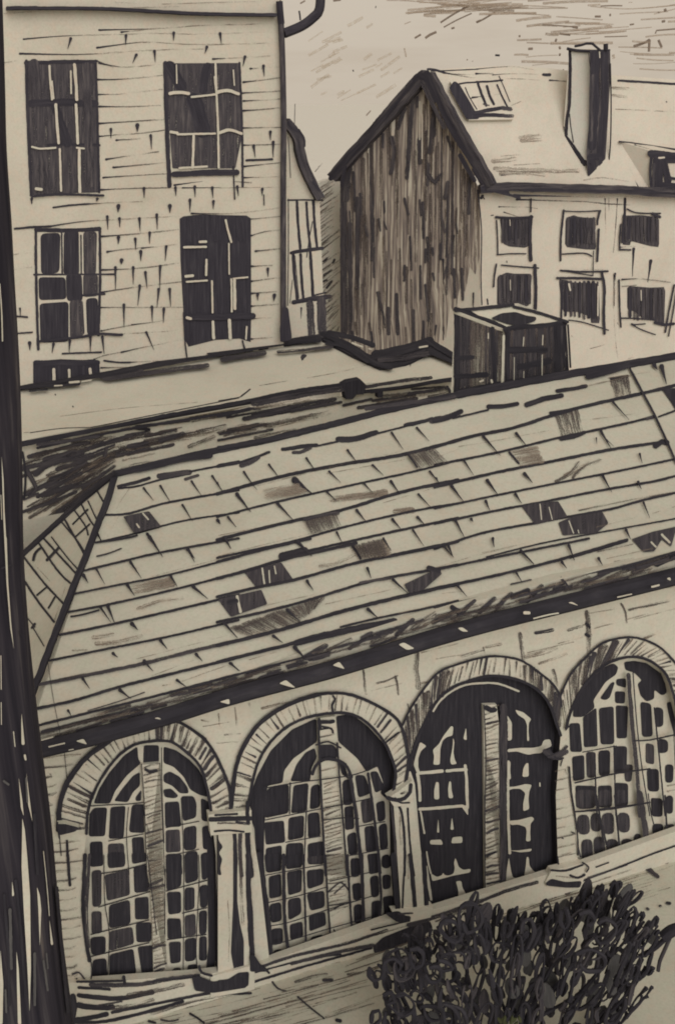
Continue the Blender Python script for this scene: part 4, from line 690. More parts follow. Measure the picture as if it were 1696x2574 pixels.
far_window('sash_window', HP, '886,98 905,86 1000,76 1100,80 1215,82 1236,96 1238,560 1235,705 1180,688 1060,695 930,728 910,690 905,560 890,300', 'K', 2, 'k60 960,110 965,200;k50 1060,100 1060,190;k50 1180,110 1190,190', T,
           'b11 908,238 1015,236;b12 985,212 1015,210;b11 1018,300 1016,375;b14 916,382 950,378;b9 920,408 1020,402;b9 1045,405 1048,560;b10 1112,105 1125,160 1140,212;b7 1128,220 1130,370;b9 1140,395 1142,480 1142,555;b14 1155,400 1157,480 1157,540;b14 1050,605 1053,685;b16 1130,598 1135,685;b8 1216,630 1212,690;b8 1150,392 1220,386;b14 922,585 940,590', 'k32 930,582 1100,582 1245,575')
far_window('sash_window', HP, '165,802 200,798 300,790 490,797 495,882 340,905 165,938', 'K', 2, 'k30 180,810 480,805', T, 'b15 266,840 268,890;b12 342,843 343,882;b14 445,838 447,862;b9 268,915 330,905;b9 340,905 430,892;b8 440,888 500,880', None, 'small half hidden basement window just above the flat roof')
# corner bay at the right edge of the house
BYP = WALL.shift(-11.6); b = MB('house', far=True)
b.poly(BYP, pts('712,302 735,318 748,345 760,400 780,455 803,497 812,740 825,862 712,890'), 'house', off=0, thick=1.6)
b.draw(BYP, 5, '''k14 75,10 200,8 345,10;k24 145,20 155,200 172,390;k22 220,30 230,200 252,400;k24 275,20 285,200 305,390;k8 268,180 245,300 222,460;k30 100,425 220,405 345,388;k26 115,430 125,600 150,800;k24 175,440 180,600 196,790;k26 250,420 262,600 272,780;k40 120,815 250,790 400,770;k14 280,760 370,738;m70 250,830 255,950 262,1090;m80 335,810 340,950 350,1075;t12 180,860 178,945
k8 78,0 78,400 72,840;k6 110,640 90,820;k6 130,450 160,780;m10 345,1050 390,1045;s30 395,770 420,765''')
b.draw(BYP, 3, 'k6 75,1080 85,1200 95,1400;k6 130,820 125,1000'); by = b.build('corner_bay', T)
b = MB('house', far=True); b.beam(BYP, pts('720,306 738,325 750,345 755,375 768,420 785,460 806,500'), 23, .3, 'M', .15); b.draw(BYP.shift(.15), 3, 'k30 80,965 100,1000 150,1030;k20 160,1025 200,1090 205,1150;k24 250,1400 320,1500;m30 160,1100 190,1250 260,1420'); b.build('curved_bay_roof', by)

# ------------------------------------------------------------------ 4. wall in the gap; its diagonal hatching is drawn shading
PW = WALL.shift(-18); Y = thing('garden_wall', Vector((PW.p(835, 880).x, PW.p(835, 880).y, GZ)), 'pale wall with fine diagonal hatching, seen in the gap between the tall brick house and the gabled house', 'wall')
b = MB('land', far=True); b.poly(PW, pts('780,470 820,452 880,440 880,1000 780,1000'), 'land', off=0, thick=.3)
for i in range(60):
    y = 470+i*6.6; x0 = 800+R.uniform(-4, 8)+(0 if y < 640 else (y-640)*.12); L = R.uniform(25, 55)
    b.stroke(PW, [(x0, y+R.uniform(0, 8)), (min(852, x0+L), y-L*.62)], R.uniform(3, 6), R.choice('dds'))
b.draw(PW, 3, 's12 290,1350 340,1290;s12 340,1520 440,1450;d12 330,1440 350,1420;d12 370,1540 420,1500')
b.draw(PW, 5, 'm24 300,490 320,470;m22 360,490 380,470;m20 360,600 420,560;m18 330,660 380,640;m20 380,700 420,650;m20 440,480 430,500;s26 400,800 440,760')
b.build('wall', Y)

# ------------------------------------------------------------------ 5. gabled house, upper right
K0 = WALL.shift(-13.5).p(1205, 760); dg = Vector((-math.cos(math.radians(30)), math.sin(math.radians(30)), 0)); ds = Vector((math.cos(math.radians(6)), math.sin(math.radians(6)), 0))
GP = Plane(K0, (dg.y, -dg.x, 0)); SP = Plane(K0, (ds.y, -ds.x, 0))
Hs = thing('gabled_house', Vector((K0.x, K0.y, GZ)), 'gabled house with a dark boarded end, six square windows, skylight and tall chimney, upper right', 'building')
b = MB('gable', far=True)
b.poly(GP, pts('855,432 1066,192 1206,480 1207,1010 855,1020'), 'gable', off=0)
edge = pts('855,432 1066,195 1206,480')
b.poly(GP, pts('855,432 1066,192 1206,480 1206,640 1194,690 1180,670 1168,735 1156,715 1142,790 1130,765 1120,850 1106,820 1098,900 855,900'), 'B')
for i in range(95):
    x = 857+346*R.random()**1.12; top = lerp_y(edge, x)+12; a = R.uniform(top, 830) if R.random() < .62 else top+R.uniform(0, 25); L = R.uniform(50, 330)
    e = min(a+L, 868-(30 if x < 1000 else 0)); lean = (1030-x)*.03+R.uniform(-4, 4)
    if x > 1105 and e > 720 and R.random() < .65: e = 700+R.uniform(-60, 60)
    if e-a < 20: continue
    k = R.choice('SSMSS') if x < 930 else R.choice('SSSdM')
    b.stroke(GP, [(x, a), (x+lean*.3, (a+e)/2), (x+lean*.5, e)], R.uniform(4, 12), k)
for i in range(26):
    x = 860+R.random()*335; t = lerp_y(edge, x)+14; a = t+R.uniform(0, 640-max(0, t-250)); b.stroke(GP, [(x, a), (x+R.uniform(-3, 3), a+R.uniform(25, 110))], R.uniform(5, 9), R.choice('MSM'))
b.draw(GP, 5, 'm36 500,-200 500,500 505,1100;m60 510,10 515,500 520,1040;m40 560,200 570,1080;m26 515,150 512,300 520,650;m40 620,0 620,700;m24 990,0 1020,120;m22 1035,300 1045,560;m24 780,740 820,900 840,1010;m24 1155,680 1180,960;m20 1215,590 1225,640;m22 1155,400 1155,500;m24 1210,390 1215,440;m14 1380,290 1385,450;m16 1320,540 1300,630;m16 790,160 800,250;m14 830,180 850,240;m20 1280,140 1310,260;m20 680,210 700,290;m18 1240,1000 1230,1070;m16 1295,480 1300,1100;m10 1300,1010 1295,1110;m18 1110,10 1120,130;m18 1400,200 1405,270')
b.draw(GP, 3, 'm70 540,1330 530,1560;m40 1060,750 1030,1100 1010,1400;m24 1095,770 1090,840;m34 990,860 940,1010;m40 890,1090 910,1200 885,1360;m36 1215,940 1190,1200;m24 820,1060 820,1160;m40 1110,1100 1110,1280;m26 1330,1080 1360,1180;m40 1180,1380 1230,1440 1270,1380;m36 1330,1440 1310,1560;b26 905,920 900,1060;b16 1080,700 1060,760;b16 650,1210 640,1225;b14 710,1170 706,1200;b10 1110,800 1110,1100;b10 1130,900 1130,1250')
b.build('gable_wall', Hs, 'dark vertically boarded gable end')
b = MB('gable', far=True); b.quad([GP.p(855, 432), GP.p(855, 1020), GP.p(855, 1020)+Vector((2.4, 8, 0)), GP.p(855, 432)+Vector((2.4, 8, 0))]); b.build('rear_wall', Hs)
b = MB('gable', far=True)
b.poly(SP, pts('1205,478 1950,488 1950,1010 1206,1010'), 'gable', off=0)
b.draw(SP, 6, 'k10 20,0 42,250 38,600 45,835;k14 88,790 92,830;m10 180,62 380,64 480,75;s9 220,105 340,142;m15 320,5 800,20 1020,38 1215,45;s9 1015,0 1018,300 1010,330;s7 1045,0 1045,100;m9 1112,0 1100,200 1080,420;k22 1172,0 1170,100 1165,200;s9 1085,600 1088,1000 1115,1270;d16 1115,980 1130,1000;t20 1240,395 1235,500 1230,610;t24 1375,490 1360,600 1352,655;k8 240,490 242,500;k8 118,130 135,128;d7 750,1080 760,1090;s10 1200,1260 1240,1250;s10 1280,1265 1310,1255;d8 900,1180 1010,1150')
b.draw(SP, 4, 'k14 10,1500 20,1568;k10 50,1550 65,1568;k24 50,1545 40,1560')
b.build('side_wall', Hs)
def sq(pane, marks, lab=None):
    m = MB('gable', far=True); q = pts(pane, 6); cx = sum(p[0] for p in q)/len(q); cy = sum(p[1] for p in q)/len(q)
    m.poly(SP, chaikin(q, 1, .1), 'M', off=.012, thick=.05)
    for i in range(9):
        xs = [p[0] for p in q]; ys = [p[1] for p in q]; x = min(xs)+8+(max(xs)-min(xs)-14)*i/8
        y0, y1 = sorted(ys)[1]+6, sorted(ys)[-2]-10
        m.stroke(SP, [(x, y0), (x+R.uniform(-2, 2), y1-R.uniform(0, 12))], R.uniform(5, 11), R.choice('mmkm'), off=.03+i*.0005)
    w_ = m.build('square_window', Hs, lab); m = MB('gable', far=True); m.draw(SP.shift(.035), 6, marks); m.build('window_frame', w_)
sq('185,145 440,140 425,300 412,375 380,385 260,375 212,352', 'k12 160,170 168,300 170,440;k12 165,440 270,432 390,432;k14 432,0 430,100;k30 432,140 425,300 430,480;k24 158,145 300,152 440,143;b6 265,165 268,210')
sq('705,150 770,128 800,140 930,155 945,400 860,398 700,378', 'k18 690,90 668,300 665,485;k11 690,95 820,100 980,92;k18 975,95 955,170 955,200;k20 965,240 960,350 953,490;k13 680,435 850,428 910,452;k8 925,410 920,600')
sq('1160,132 1300,128 1440,145 1440,380 1370,372 1220,332 1210,365 1150,360', 'k14 1140,200 1130,300 1130,400;k13 1190,80 1270,110 1450,115;k26 1390,118 1445,142;k16 1130,400 1215,402;s8 1140,380 1250,375 1340,388;k20 1165,130 1155,250 1150,340')
sq('165,615 240,580 300,590 440,590 425,760 410,850 165,852', 'k15 160,515 145,600 138,690;k13 200,522 350,535 490,545;k28 462,525 470,700 466,870;b6 268,640 270,720')
sq('650,635 710,640 760,660 965,665 975,980 905,978 900,930 800,890 680,890', 'k22 640,625 800,625 990,632;k17 665,565 850,575 1035,570;k10 700,570 920,605;d10 850,560 1000,555;k24 990,580 1010,700 1005,900 1010,1060;k11 730,955 850,975 1040,1035;b14 730,670 740,720;b10 960,690 958,920')
sq('1190,685 1370,700 1490,695 1480,1000 1410,980 1400,950 1310,940 1250,890 1190,870', 'k15 1125,640 1130,850 1140,1010;m12 1150,635 1300,630 1530,658;s10 1150,690 1260,680;k13 1140,940 1250,942 1400,955;k26 1410,975 1470,990 1555,985;k16 1560,680 1525,850 1490,1050;k12 1580,720 1540,950 1515,1080;k11 1225,990 1300,1030 1410,1070;k11 1225,992 1330,985;k14 1225,985 1250,1000;m14 1095,590 1090,750 1085,840;b7 1298,720 1300,800')
# roof
KT = SP.p(1205, 478); AP = GP.p(1068, 186); RF = plane3(AP, KT, SP.p(1696, 484))
b = MB('gable', far=True)
rr = pts('1068,178 1130,172 1200,168 1290,165 1380,172 1500,186 1696,200 1950,222'); ee = pts('1950,492 1696,484 1400,474 1212,470')
b.poly(RF, rr+ee, 'gable', off=0, thick=.1)
rb = [RF.p(*q) for q in rr]; hx = GP.p(832, 450); off_ = hx-AP
for p, q in zip(rb, rb[1:]): b.quad([p, q, q+off_, p+off_])
b.draw(RF, 3, 'k20 1175,545 1230,550 1300,570;m12 1300,570 1400,585 1568,590;k9 1200,560 1350,555 1568,545;m10 1300,575 1450,600 1568,620')
b.draw(RF, 4, 'm8 0,545 150,530 300,525 400,540 450,548;m14 0,580 130,578;s7 130,590 300,580 540,588;k26 530,588 578,590;s9 0,625 100,620 300,620 500,630;m12 580,632 700,640 820,655;k20 1120,635 1300,645 1568,662;D40 350,1085 420,1075 500,1070;D50 140,1270 200,1265 300,1255;D40 360,1110 500,1100;D60 160,1330 400,1345 640,1350;D50 200,1370 420,1365 520,1380;D40 640,1350 800,1345;D30 1080,690 1200,700;D30 1080,750 1180,765;s8 200,1380 360,1370 520,1385;d14 850,1420 1000,1400 1200,1430;d9 1100,690 1200,700;d9 1100,760 1180,770;d9 1100,860 1568,880;k8 1498,800 1500,805;d8 350,800 280,830;d9 200,1230 380,1215;d9 300,1300 500,1290;d12 180,1350 800,1355')  # broad pale smears on the slope are drawn shading
b.draw(RF, 3, 'k5 1310,870 1400,1020 1568,1245;k5 1330,880 1450,1060')
hr = b.build('roof', Hs)
b = MB('gable', far=True); gb = GP.shift(.25)
b.beam(gb, pts('1068,184 1010,248 950,316 885,387 832,448'), 27, .25, 'M', 0); b.beam(gb, pts('1072,186 1105,250 1145,322 1190,400 1228,468'), 25, .25, 'M', 0)
g3 = gb.shift(.004)
b.draw(g3, 3, 'k50 1090,600 900,830 700,1080 500,1300 415,1405;k30 1060,640 850,900;m30 1040,640 800,920 640,1120;k60 1120,600 1180,640 1240,780;k50 1170,580 1260,800 1330,960 1440,1150;k46 1440,1150 1568,1350;m40 1130,650 1300,1000;k40 1430,1230 1540,1420;k36 520,1320 500,1460'); b.draw(g3, 4, 'm50 0,1280 100,1450;k34 -20,1340 70,1480'); b.build('verge_boards', hr)
b = MB('gable', far=True); b.beam(SP.shift(.25), pts('1207,476 1300,470 1400,474 1560,478 1696,486 1950,490'), 21, .25, 'M', 0); sg = SP.shift(.255)
b.draw(sg, 4, 'k50 60,1490 120,1490 240,1520;m50 100,1480 400,1470 700,1480;k30 380,1500 900,1500 1568,1520;m40 700,1480 1100,1480 1568,1500;s20 300,1540 900,1550 1568,1560;k24 240,1530 340,1560;k22 1250,1490 1400,1510'); b.build('eaves_gutter', Hs)
# skylight
b = MB('gable', far=True); RS = RF.shift(.12); b.poly(RS, pts('1131,205 1142,201 1262,190 1284,262 1288,300 1178,302'), 'gable', off=0, thick=.14); sk = b.build('skylight', hr)
b = MB('gable', far=True); b.draw(RS, 3, 'k14 1385,650 1395,700;f 1340,690 1385,635 1425,665 1500,790 1550,880 1580,890 1580,938 1480,942;k14 1420,662 1480,652 1568,648;k9 1470,690 1500,760 1560,860;m10 1510,775 1568,765'); b.draw(RS, 4, 'k32 -20,895 100,868 210,850;k32 0,915 100,905 215,910;m30 215,912 285,915;k15 165,670 200,750 250,850;k8 180,600 220,690 265,800;m36 215,850 270,860;k16 0,645 100,642 205,632;k22 15,660 50,760 80,830;k22 85,680 105,750 138,820;m8 -30,765 100,755 190,740;m14 60,820 100,830;b10 20,830 30,838'); b.build('skylight_frame', sk)
# tall chimney on the roof
QB = RF.p(1478, 442); a1 = RF.p(1420, 343)-QB; a2 = RF.p(1522, 398)-QB
C1 = Plane(QB, (a1.y, -a1.x, 0)); C2 = Plane(QB, (a2.y, -a2.x, 0))
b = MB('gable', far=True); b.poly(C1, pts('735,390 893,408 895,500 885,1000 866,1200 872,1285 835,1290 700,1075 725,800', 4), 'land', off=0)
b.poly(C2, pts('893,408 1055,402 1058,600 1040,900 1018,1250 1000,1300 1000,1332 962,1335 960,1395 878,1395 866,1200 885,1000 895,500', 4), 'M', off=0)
t1, t2, t3 = C1.p(*pts('735,390', 4)[0]), C1.p(*pts('893,408', 4)[0]), C2.p(*pts('1055,402', 4)[0]); t4 = t1+t3-t2; dn = Vector((0, 0, -2.6))
b.quad([t1, t2, t3, t4]); b.quad([t1, t4, t4+dn, t1+dn]); b.quad([t3, t4, t4+dn, t3+dn])
b.draw(C1, 4, 'k26 735,390 740,500 735,800 715,950 708,1060;k9 735,900 745,1000 765,1120;k22 705,1075 760,1140 860,1290;k16 700,1090 780,1200 850,1300;k40 840,1275 880,1290;k6 690,1000 712,1100 716,1190;k5 885,420 895,520;k18 720,383 800,400 900,405')
b.draw(C2, 4, 'k70 935,430 935,800 910,1150;k60 1010,420 1010,800 980,1200;m30 920,600 905,1100;k60 900,1240 980,1230;k70 915,1290 920,1390;k30 980,1250 985,1330;b8 970,400 974,465;m20 970,470 975,700;k16 900,400 1050,395')
ch = b.build('chimney', hr, 'tall chimney with one pale side and one black side')
b = MB('gable', far=True); b.pxtube(C1, pts('715,383 790,398 900,403', 4), 7, 'k', .05); b.pxtube(C1, pts('775,365 830,355 870,342 925,345', 4), 6, 'k', -.3); b.pxtube(C2, pts('915,345 945,370 975,395', 4), 6, 'k', .02); b.pxtube(C2, pts('1020,345 1020,395', 4), 12, 'k', .02); b.pxtube(C2, pts('1056,500 1062,800 1058,1100 1046,1260', 4), 3.5, 'k', .03); b.build('chimney_cap', ch)
# dormer
DA, DB, DC, DD = RF.p(1556, 355), RF.p(1606, 478), SP.p(1636, 484), SP.p(1631, 379); D2, D3, DE = SP.p(1860, 400), SP.p(1860, 488), RF.p(1820, 372)
b = MB('gable', far=True); b.quad([DA, DB, DC, DD]); b.quad([DA, DD, D2, DE]); b.quad([DD, DC, D3, D2], 'gable')
SD = SP.shift(.02); b.draw(SD, 4, 'k24 1385,1200 1370,1350 1385,1510;k90 1440,1250 1430,1350 1430,1500;k70 1380,1215 1480,1220 1600,1235;k40 1490,1270 1600,1265;k60 1480,1280 1510,1420;k70 1480,1470 1620,1480;k26 1520,1400 1560,1410 1600,1405;b14 1440,1245 1480,1242;m30 1400,1300 1400,1500')
CK = plane3(DA, DB, DD); b.draw(CK, 4, 'k20 1090,1172 1150,1270 1200,1340;k18 1200,1340 1240,1420 1290,1500;s8 1130,1200 1200,1310 1270,1470;k26 1125,1155 1126,1150')
DT = plane3(DA, DD, D2); b.draw(DT, 4, 'k24 1135,1112 1200,1115 1300,1128;k20 1300,1128 1420,1145 1600,1180;s7 1250,1140 1380,1180;k14 1270,1095 1300,1125'); b.build('dormer', hr, 'half cut dormer window with a dark frame at the right edge')

# ------------------------------------------------------------------ 6. dark post along the left edge
PX = Plane((0, 7.0, 0), (0, -1, 0)); po = thing('timber_post', (PX.p(0, 2600).x, 7.0, GZ), 'thick dark streaky post in front of the arcaded building, along the left edge', 'post')
b = MB('arc'); pm = post_mat(); RIGHT = pts('-4,-60 4,200 9,380 22,560 30,700 40,850 48,1000 54,1200 58,1400 72,1600 92,1800 110,1950 128,2100 148,2330 178,2574')
rings = []; last = None
for i, (x, y) in enumerate(smooth(RIGHT, 40)):
    e = PX.p(x, y); r = .36+.07*max(0, (y-1400)/1200)
    rings.append((e.z, e.x-r, r)); ring = b.add([Vector((e.x-r+r*(1+.025*math.sin(a*5+y*.002))*math.cos(a), 7.0+r*math.sin(a), e.z)) for a in [2*math.pi*q/28 for q in range(28)]])
    if last:
        for q in range(28): b.face_([last[q], last[(q+1) % 28], ring[(q+1) % 28], ring[q]], pm)
    last = ring
e = PX.p(185, 2640); foot = [Vector((b.v[i].x+.03, b.v[i].y, GZ)) for i in last]; f2 = b.add(foot)
for q in range(28): b.face_([last[q], last[(q+1) % 28], f2[(q+1) % 28], f2[q]], pm)
b.build('shaft', po)
class Shaft:
    def p(self, x, y, off=0.0):
        d = ray(x, y); z = (CAM+d*((6.62-CAM.y)/d.y)).z
        for _ in (0, 1):
            k = min(range(len(rings)-1), key=lambda i: abs(rings[i][0]-z)); a, b2 = rings[max(0, k-1)], rings[min(len(rings)-1, k+1)]
            f = max(0, min(1, (z-a[0])/((b2[0]-a[0]) or 1))); cx = a[1]+(b2[1]-a[1])*f; r = a[2]+(b2[2]-a[2])*f+off*.6+.012
            ox, oy = CAM.x-cx, CAM.y-7.0; A2 = d.x*d.x+d.y*d.y; B2 = ox*d.x+oy*d.y; D2 = B2*B2-A2*(ox*ox+oy*oy-r*r)
            t = (-B2-math.sqrt(max(0, D2)))/A2; z = (CAM+d*t).z
        return CAM+d*t
b = MB('arc'); PF = Shaft()
b.draw(PF, 21, '''c 155,970 172,1050 190,1250 208,1500 214,2000 205,2300 190,2000 165,1600 150,1300;c 255,1440 275,1500 285,1600 275,1850 265,1600;c 130,690 155,850 165,960 145,900;c 183,660 200,800 225,1000 195,880;c 340,1665 352,1740 367,1840 350,1840;b5 300,1200 325,1450 340,1640;c 85,1400 100,1500 85,1510
c 115,1880 130,2000 140,2200 148,2385 125,2385 118,2100;c 5,1870 25,2100 20,2385 -10,2385;c 150,250 172,470 150,470 148,330;b14 172,542 178,570;b5 10,180 12,330;b6 95,380 105,480;w20 240,1900 240,2050 240,2250;w14 180,700 190,860;w16 300,1950 315,2050 330,2150;w22 70,1600 75,1750 80,2000;w12 320,1900 330,2000;w16 40,2150 45,2300;w18 30,720 60,740
k26 390,1450 430,1900 470,2300;k24 240,950 245,1100 260,1350;k20 110,1400 140,1700 180,2200;k20 30,1500 60,1900 65,2250''')
b.draw(PF, 10, 'c 30,-10 46,0 56,300 75,560 94,740 70,600 45,300;b5 8,780 10,1000;k16 15,205 80,185;k12 50,385 80,372;k8 130,620 150,650'); b.draw(PF, 7, 'c 12,640 26,800 32,1000 46,1240 36,1300 24,1050;b4 8,900 14,1060'); b.draw(PF, 2, 'b6 0,420 10,560 14,700')
b.build('grain_streaks', po)

# ------------------------------------------------------------------ 7. shrub, lower right
SH = Plane((0, 9.0, 0), (0, -1, 0)); base = GROUND.p(1290, 2600); sb = thing('scribbly_shrub', (SH.p(1290, 2600).x, 9.0, GZ), 'tangled dark shrub of looping twigs on the paving below the arched windows', 'shrub')
SIL = pts('930,2425 985,2395 1020,2385 1050,2345 1096,2320 1160,2278 1212,2278 1266,2270 1305,2298 1340,2305 1372,2280 1420,2276 1452,2243 1508,2234 1555,2222 1590,2214 1608,2262 1645,2316 1640,2376 1628,2440 1600,2485 1568,2498 1562,2570 1552,2680 1480,2760 1100,2760 985,2690 938,2580 985,2500 975,2450')
def loop(mb, c, a_, h, yaw, tilt, rad, k='k', turns=1.0, open_=0.0):
    ux = Vector((math.cos(yaw), math.sin(yaw), 0)); uz = Vector((math.sin(tilt)*math.cos(yaw), math.sin(tilt)*math.sin(yaw), math.cos(tilt)))
    n = int(16*turns)+2; P = []; ph = R.uniform(0, 6.28); dr = R.uniform(-.03, .03)
    for i in range(n):
        t = ph+2*math.pi*turns*(1-open_)*i/(n-1)
        P.append(c+ux*(a_*math.cos(t)*(1+.15*math.sin(2*t+ph))+dr*i/4)+uz*h*math.sin(t)+Vector((0, R.uniform(-.006, .006), 0)))
    mb.tube(P, [rad*(.8+.35*math.sin(i*.7+ph)) for i in range(n)], k, 5)
fol = MB('ground'); rad0 = .024
hal = [0]
def rnd():
    # evenly spread places inside the crown
    while True:
        hal[0] += 1; q = (925+725*((hal[0]*.7548776662+R.uniform(-.02, .02)) % 1), 2210+490*((hal[0]*.5698402910+R.uniform(-.02, .02)) % 1))
        if inside(q, SIL): return q
def lean(x): return (x-1230)*.0009
for i in range(150):
    x, y = rnd(); d = R.uniform(-.45, .4); c = Plane((0, 9.0+d, 0), (0, -1, 0)).p(1290+(x-1290)*.96, y+12)
    h = R.uniform(.12, .30); a_ = R.uniform(.028, .06)
    if x < 1150 or R.random() < .12: h *= .6; a_ = h*R.uniform(.5, .8)
    loop(fol, c, a_, h, R.uniform(-.4, .4), R.uniform(-.25, .25)+lean(x), rad0*R.uniform(.75, 1.2), R.choice('kkkm'), R.choice([1, 1, 1.6]))
for i in range(len(SIL)*3):                            # the ragged rim of the crown
    j = i % len(SIL); p, q = SIL[j], SIL[(j+1) % len(SIL)]; t = R.random(); x = p[0]+(q[0]-p[0])*t; y = p[1]+(q[1]-p[1])*t
    if y > 2640: continue
    h = R.uniform(.10, .2); c = SH.p(x+(1290-x)*.07, y+46); loop(fol, c+Vector((0, R.uniform(-.2, .2), 0)), R.uniform(.025, .045), h, R.uniform(-.3, .3), R.uniform(-.2, .2)+lean(x), rad0*R.uniform(.75, 1.1), 'k', R.choice([1, 1.5]))
for i in range(110):                                   # long stroked leaves
    x, y = rnd(); d = R.uniform(-.45, .45); c = Plane((0, 9.0+d, 0), (0, -1, 0)).p(1290+(x-1290)*.95, y+18); ln = R.uniform(.15, .42); tl = R.uniform(-.25, .25)+lean(x)
    up = Vector((math.sin(tl), R.uniform(-.25, .25), math.cos(tl)))*ln; bend = Vector((R.uniform(-.04, .04), R.uniform(-.05, .05), 0))
    fol.tube([c-up*.5, c-up*.17+bend, c+up*.2+bend, c+up*.5], [rad0*.9, rad0*1.4, rad0*1.3, rad0*.6], R.choice('kkm'), 6)
# the big curls at the crown's left rim
for s_, t in (('155,880 150,760 190,710 260,720 300,800 270,870 200,900 170,830', 18), ('30,840 60,820 120,830 150,880 160,940 120,960 50,920 20,870', 18), ('1380,740 1440,730 1460,790 1430,830 1380,830 1350,780', 17), ('990,740 985,790 1010,820 1060,810 1080,760 1090,700 1150,680 1200,720', 17), ('1255,620 1300,610 1340,650 1330,720 1290,740 1255,700 1255,640', 17), ('1440,690 1490,700 1530,740 1470,760 1425,730', 17), ('1080,920 1130,900 1150,960 1110,980', 17), ('1000,1100 1010,1030 1050,1020 1060,1080 1020,1120', 17), ('1460,440 1450,480 1500,540 1568,560 1600,500', 17), ('820,760 810,820 840,870 870,830 850,740', 18), ('940,780 1000,760 1040,820 1000,850', 18), ('1060,840 1110,810 1180,860 1140,940 1070,970 1040,920', 18), ('920,1040 1010,1010 1100,1060 1090,1140 980,1150 940,1100', 18), ('1200,1300 1130,1400 1110,1490 1170,1490 1230,1400 1240,1330', 18), ('560,900 570,830 620,810 640,900 600,1000', 18)):
    Q = smooth(pts(s_, t), 9); P = [Plane((0, 8.4, 0), (0, -1, 0)).p(x, y) for x, y in Q]; fol.tube(P, [.023*(1+.25*math.sin(i)) for i in range(len(P))], 'k', 6)
fol.build('foliage', sb)
def leaf(mb, c, a_, h, tl, yaw, k):
    ux = Vector((math.cos(yaw)*math.cos(tl), math.sin(yaw), -math.sin(tl))); uz = Vector((math.sin(tl), .2, math.cos(tl))); nn = ux.cross(uz).normalized()*.008; r0 = R.uniform(0, 400)
    ring = [(math.cos(t), math.sin(t)) for t in [2*math.pi*q/12 for q in range(12)]]
    A_ = mb.add([c+ux*a_*x*(1-.2*y)+uz*h*y-nn for x, y in ring]); B_ = mb.add([c+ux*a_*x*(1-.2*y)+uz*h*y+nn for x, y in ring])
    uv = [(r0+y*30, x*20, 0, 0) for x, y in ring]; mb.face_(A_, k, uv); mb.face_(B_[::-1], k, uv[::-1])
    for q in range(12): z = (q+1) % 12; mb.face_([A_[q], A_[z], B_[z], B_[q]], k)
lv = MB('ground')
for i in range(110):
    x, y = rnd(); d = R.uniform(-.1, .6); c = Plane((0, 9.0+d, 0), (0, -1, 0)).p(x, y); h = R.uniform(.06, .17)
    leaf(lv, c, h*R.uniform(.35, .7), h, R.uniform(-.5, .5), R.uniform(-.5, .5), R.choice('mwww') if y > 2330 else R.choice('mw'))
lv.build('leaves', sb)
st = MB('ground')
for i in range(9):
    x = sb.location.x+R.uniform(-.5, .5); P = [Vector((x*.6+sb.location.x*.4, 9.0+R.uniform(-.2, .2), GZ))]; e = SH.p(*rnd()); e = Vector((e.x, 9.0+R.uniform(-.4, .4), max(e.z, .9))); m_ = (P[0]+e)/2+Vector((R.uniform(-.15, .15), 0, .1)); st.tube([P[0], m_, e], [.035, .028, .012], 'k', 6)
st.build('stem', sb)
sp = MB('ground'); SF = Plane((0, 9.1, 0), (0, -1, 0))
sp.pxtube(SF, pts('1330,1060 1420,1010 1480,960 1530,910 1600,860', 18), 13, 'k'); sp.pxtube(SF, pts('1490,930 1540,890 1600,870', 18), 30, 'k'); sp.pxtube(SF, pts('1530,940 1490,1030 1465,1090 1455,1150', 18), 10, 'm'); sp.pxtube(SF, pts('1390,1130 1330,1200 1280,1280', 18), 8, 'k'); sp.pxtube(SF, pts('1260,1270 1290,1310', 18), 6, 'm'); sp.build('side_branch', sb)
gm, t_, b_ = base_mat('fresh_green_leaf'); b_.inputs['Base Color'].default_value = (.05, .055, .028, 1); b_.inputs['Roughness'].default_value = .7
gt = MB('ground')
for i in range(14):
    c = Plane((0, 8.35, 0), (0, -1, 0)).p(R.uniform(1245, 1306), R.uniform(2560, 2590)); leaf(gt, c, .018, .04, R.uniform(-1.2, 1.2), R.uniform(-.5, .5), gm)
gt.build('green_leaves', sb, 'few green leaves low in the shrub')

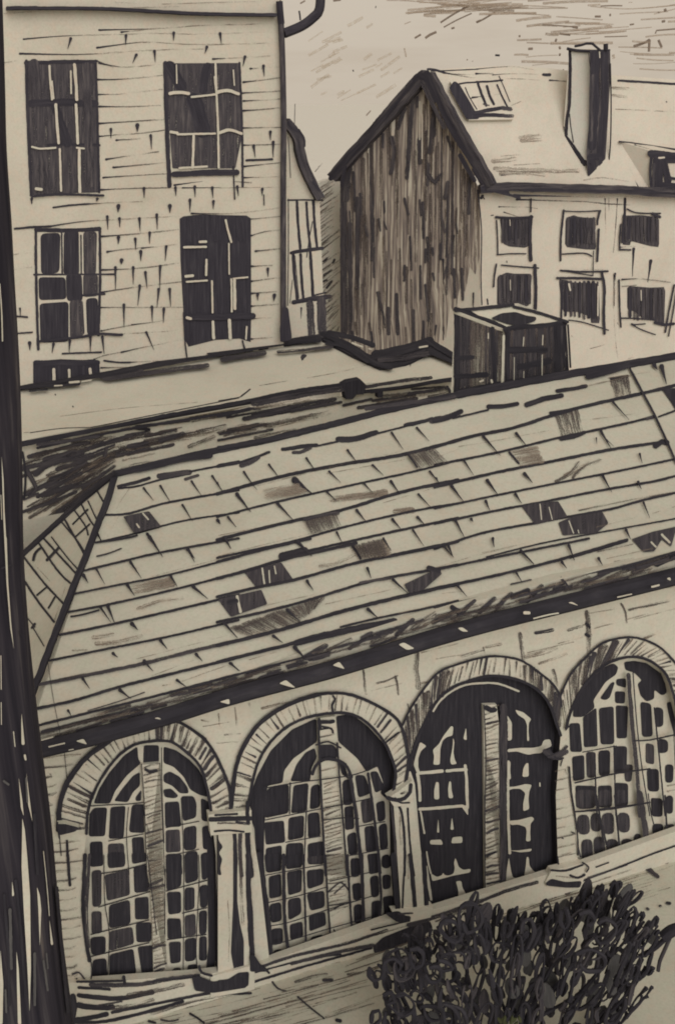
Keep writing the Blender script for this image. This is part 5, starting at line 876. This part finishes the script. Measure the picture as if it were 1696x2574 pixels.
# ------------------------------------------------------------------ thin dark cloud streaks, far away
CL_ = Plane((0, 90, 0), (0, -1, 0)); cs = MB('house')
INK['q'] = ink('cloud_streak', [(.3, (.19, .15, .125)), (.6, (.27, .215, .18)), (.8, (.38, .31, .26))], fu=.03, fv=.3, cut=.38, edge=0, amax=.85)
INK['v'] = ink('palest_cloud_streak', [(.3, (.42, .35, .275)), (.8, (.5, .43, .345))], fu=.02, fv=.3, cut=.46, edge=0, amax=.4)
INK['r'] = ink('faint_cloud_streak', [(.3, (.34, .275, .225)), (.8, (.46, .38, .305))], fu=.02, fv=.3, cut=.43, edge=0, amax=.55)
for t, s_ in ((4, 'q13 5,178 60,150 150,95;q9 980,48 1060,44 1150,45;q15 935,130 980,130;q9 520,195 690,205 760,212;q16 760,212 800,218;q15 655,265 740,275;r7 740,270 900,268 1100,240 1380,215;q8 1010,290 1100,288 1190,285;r8 680,330 800,310 900,298;q24 622,315 634,320;q24 652,380 664,374;q20 652,430 664,432;q18 410,385 445,384;k14 150,435 185,437;r7 390,450 500,440 640,435;r7 440,515 540,505 640,495;q20 1240,365 1290,350 1340,330 1365,312;q18 1365,312 1362,360 1360,408;q18 1435,315 1460,372;q11 1410,265 1420,240 1480,235 1568,228;q22 1480,82 1496,76;q18 1462,170 1486,166;q12 1210,195 1242,190;r9 0,60 200,50 400,45 700,60;r8 900,50 1200,70 1568,40;q18 1050,118 1060,118;q16 335,285 348,285;r7 840,235 1200,210;q18 680,555 690,556;r6 1200,20 1230,18;q14 1435,100 1440,95;q30 1010,362 1028,360;r8 1400,110 1568,70;r9 460,200 640,205;r20 1078,430 1084,462'),
              (3, 'q14 1275,178 1380,110 1500,45;q10 1300,215 1400,160 1520,105;q15 1072,300 1120,272;q19 1155,300 1190,275 1242,252;r9 850,2 1000,5 1200,22;r10 1200,22 1400,40 1568,52;k16 762,55 768,56;k9 586,550 590,565;q9 690,912 725,872;q11 170,28 210,5;k13 162,85 168,120 172,160;q16 430,5 490,-3;q14 1360,225 1385,218;r12 990,380 1005,450;q14 1555,175 1590,160;r7 990,190 1040,170;q9 1480,470 1490,472;q8 1525,482 1530,483')):
    K = TILE[t][2]
    for it in s_.split(';'):
        q = it.split(); cs.pxtube(CL_, pts(' '.join(q[1:]), t), max(1.6, float(q[0][1:])/K*1.05), q[0][0], 0, 6, 10)
for i in range(70):
    x = R.uniform(1010, 1690); y = R.uniform(-5, 175) if x > 1250 else R.uniform(-5, 40); L = R.uniform(30, 170); sl_ = R.uniform(-.12, .08)
    if y > 110 and 1420 < x < 1540: continue
    cs.pxtube(CL_, [(x, y), (x+L*.5, y+L*.5*sl_+R.uniform(-2, 2)), (x+L, y+L*sl_)], R.uniform(2, 7), 'r', R.uniform(-2, 2), 6, 12)
for i in range(30):
    x = R.uniform(760, 1000); y = R.uniform(60, 260); L = R.uniform(15, 50); cs.pxtube(CL_, [(x, y), (x+L, y-L*R.uniform(.2, .8))], R.uniform(3, 9), 'v', R.uniform(-2, 2), 6, 12)
o = cs.build('cloud_streaks'); o['kind'] = 'structure'
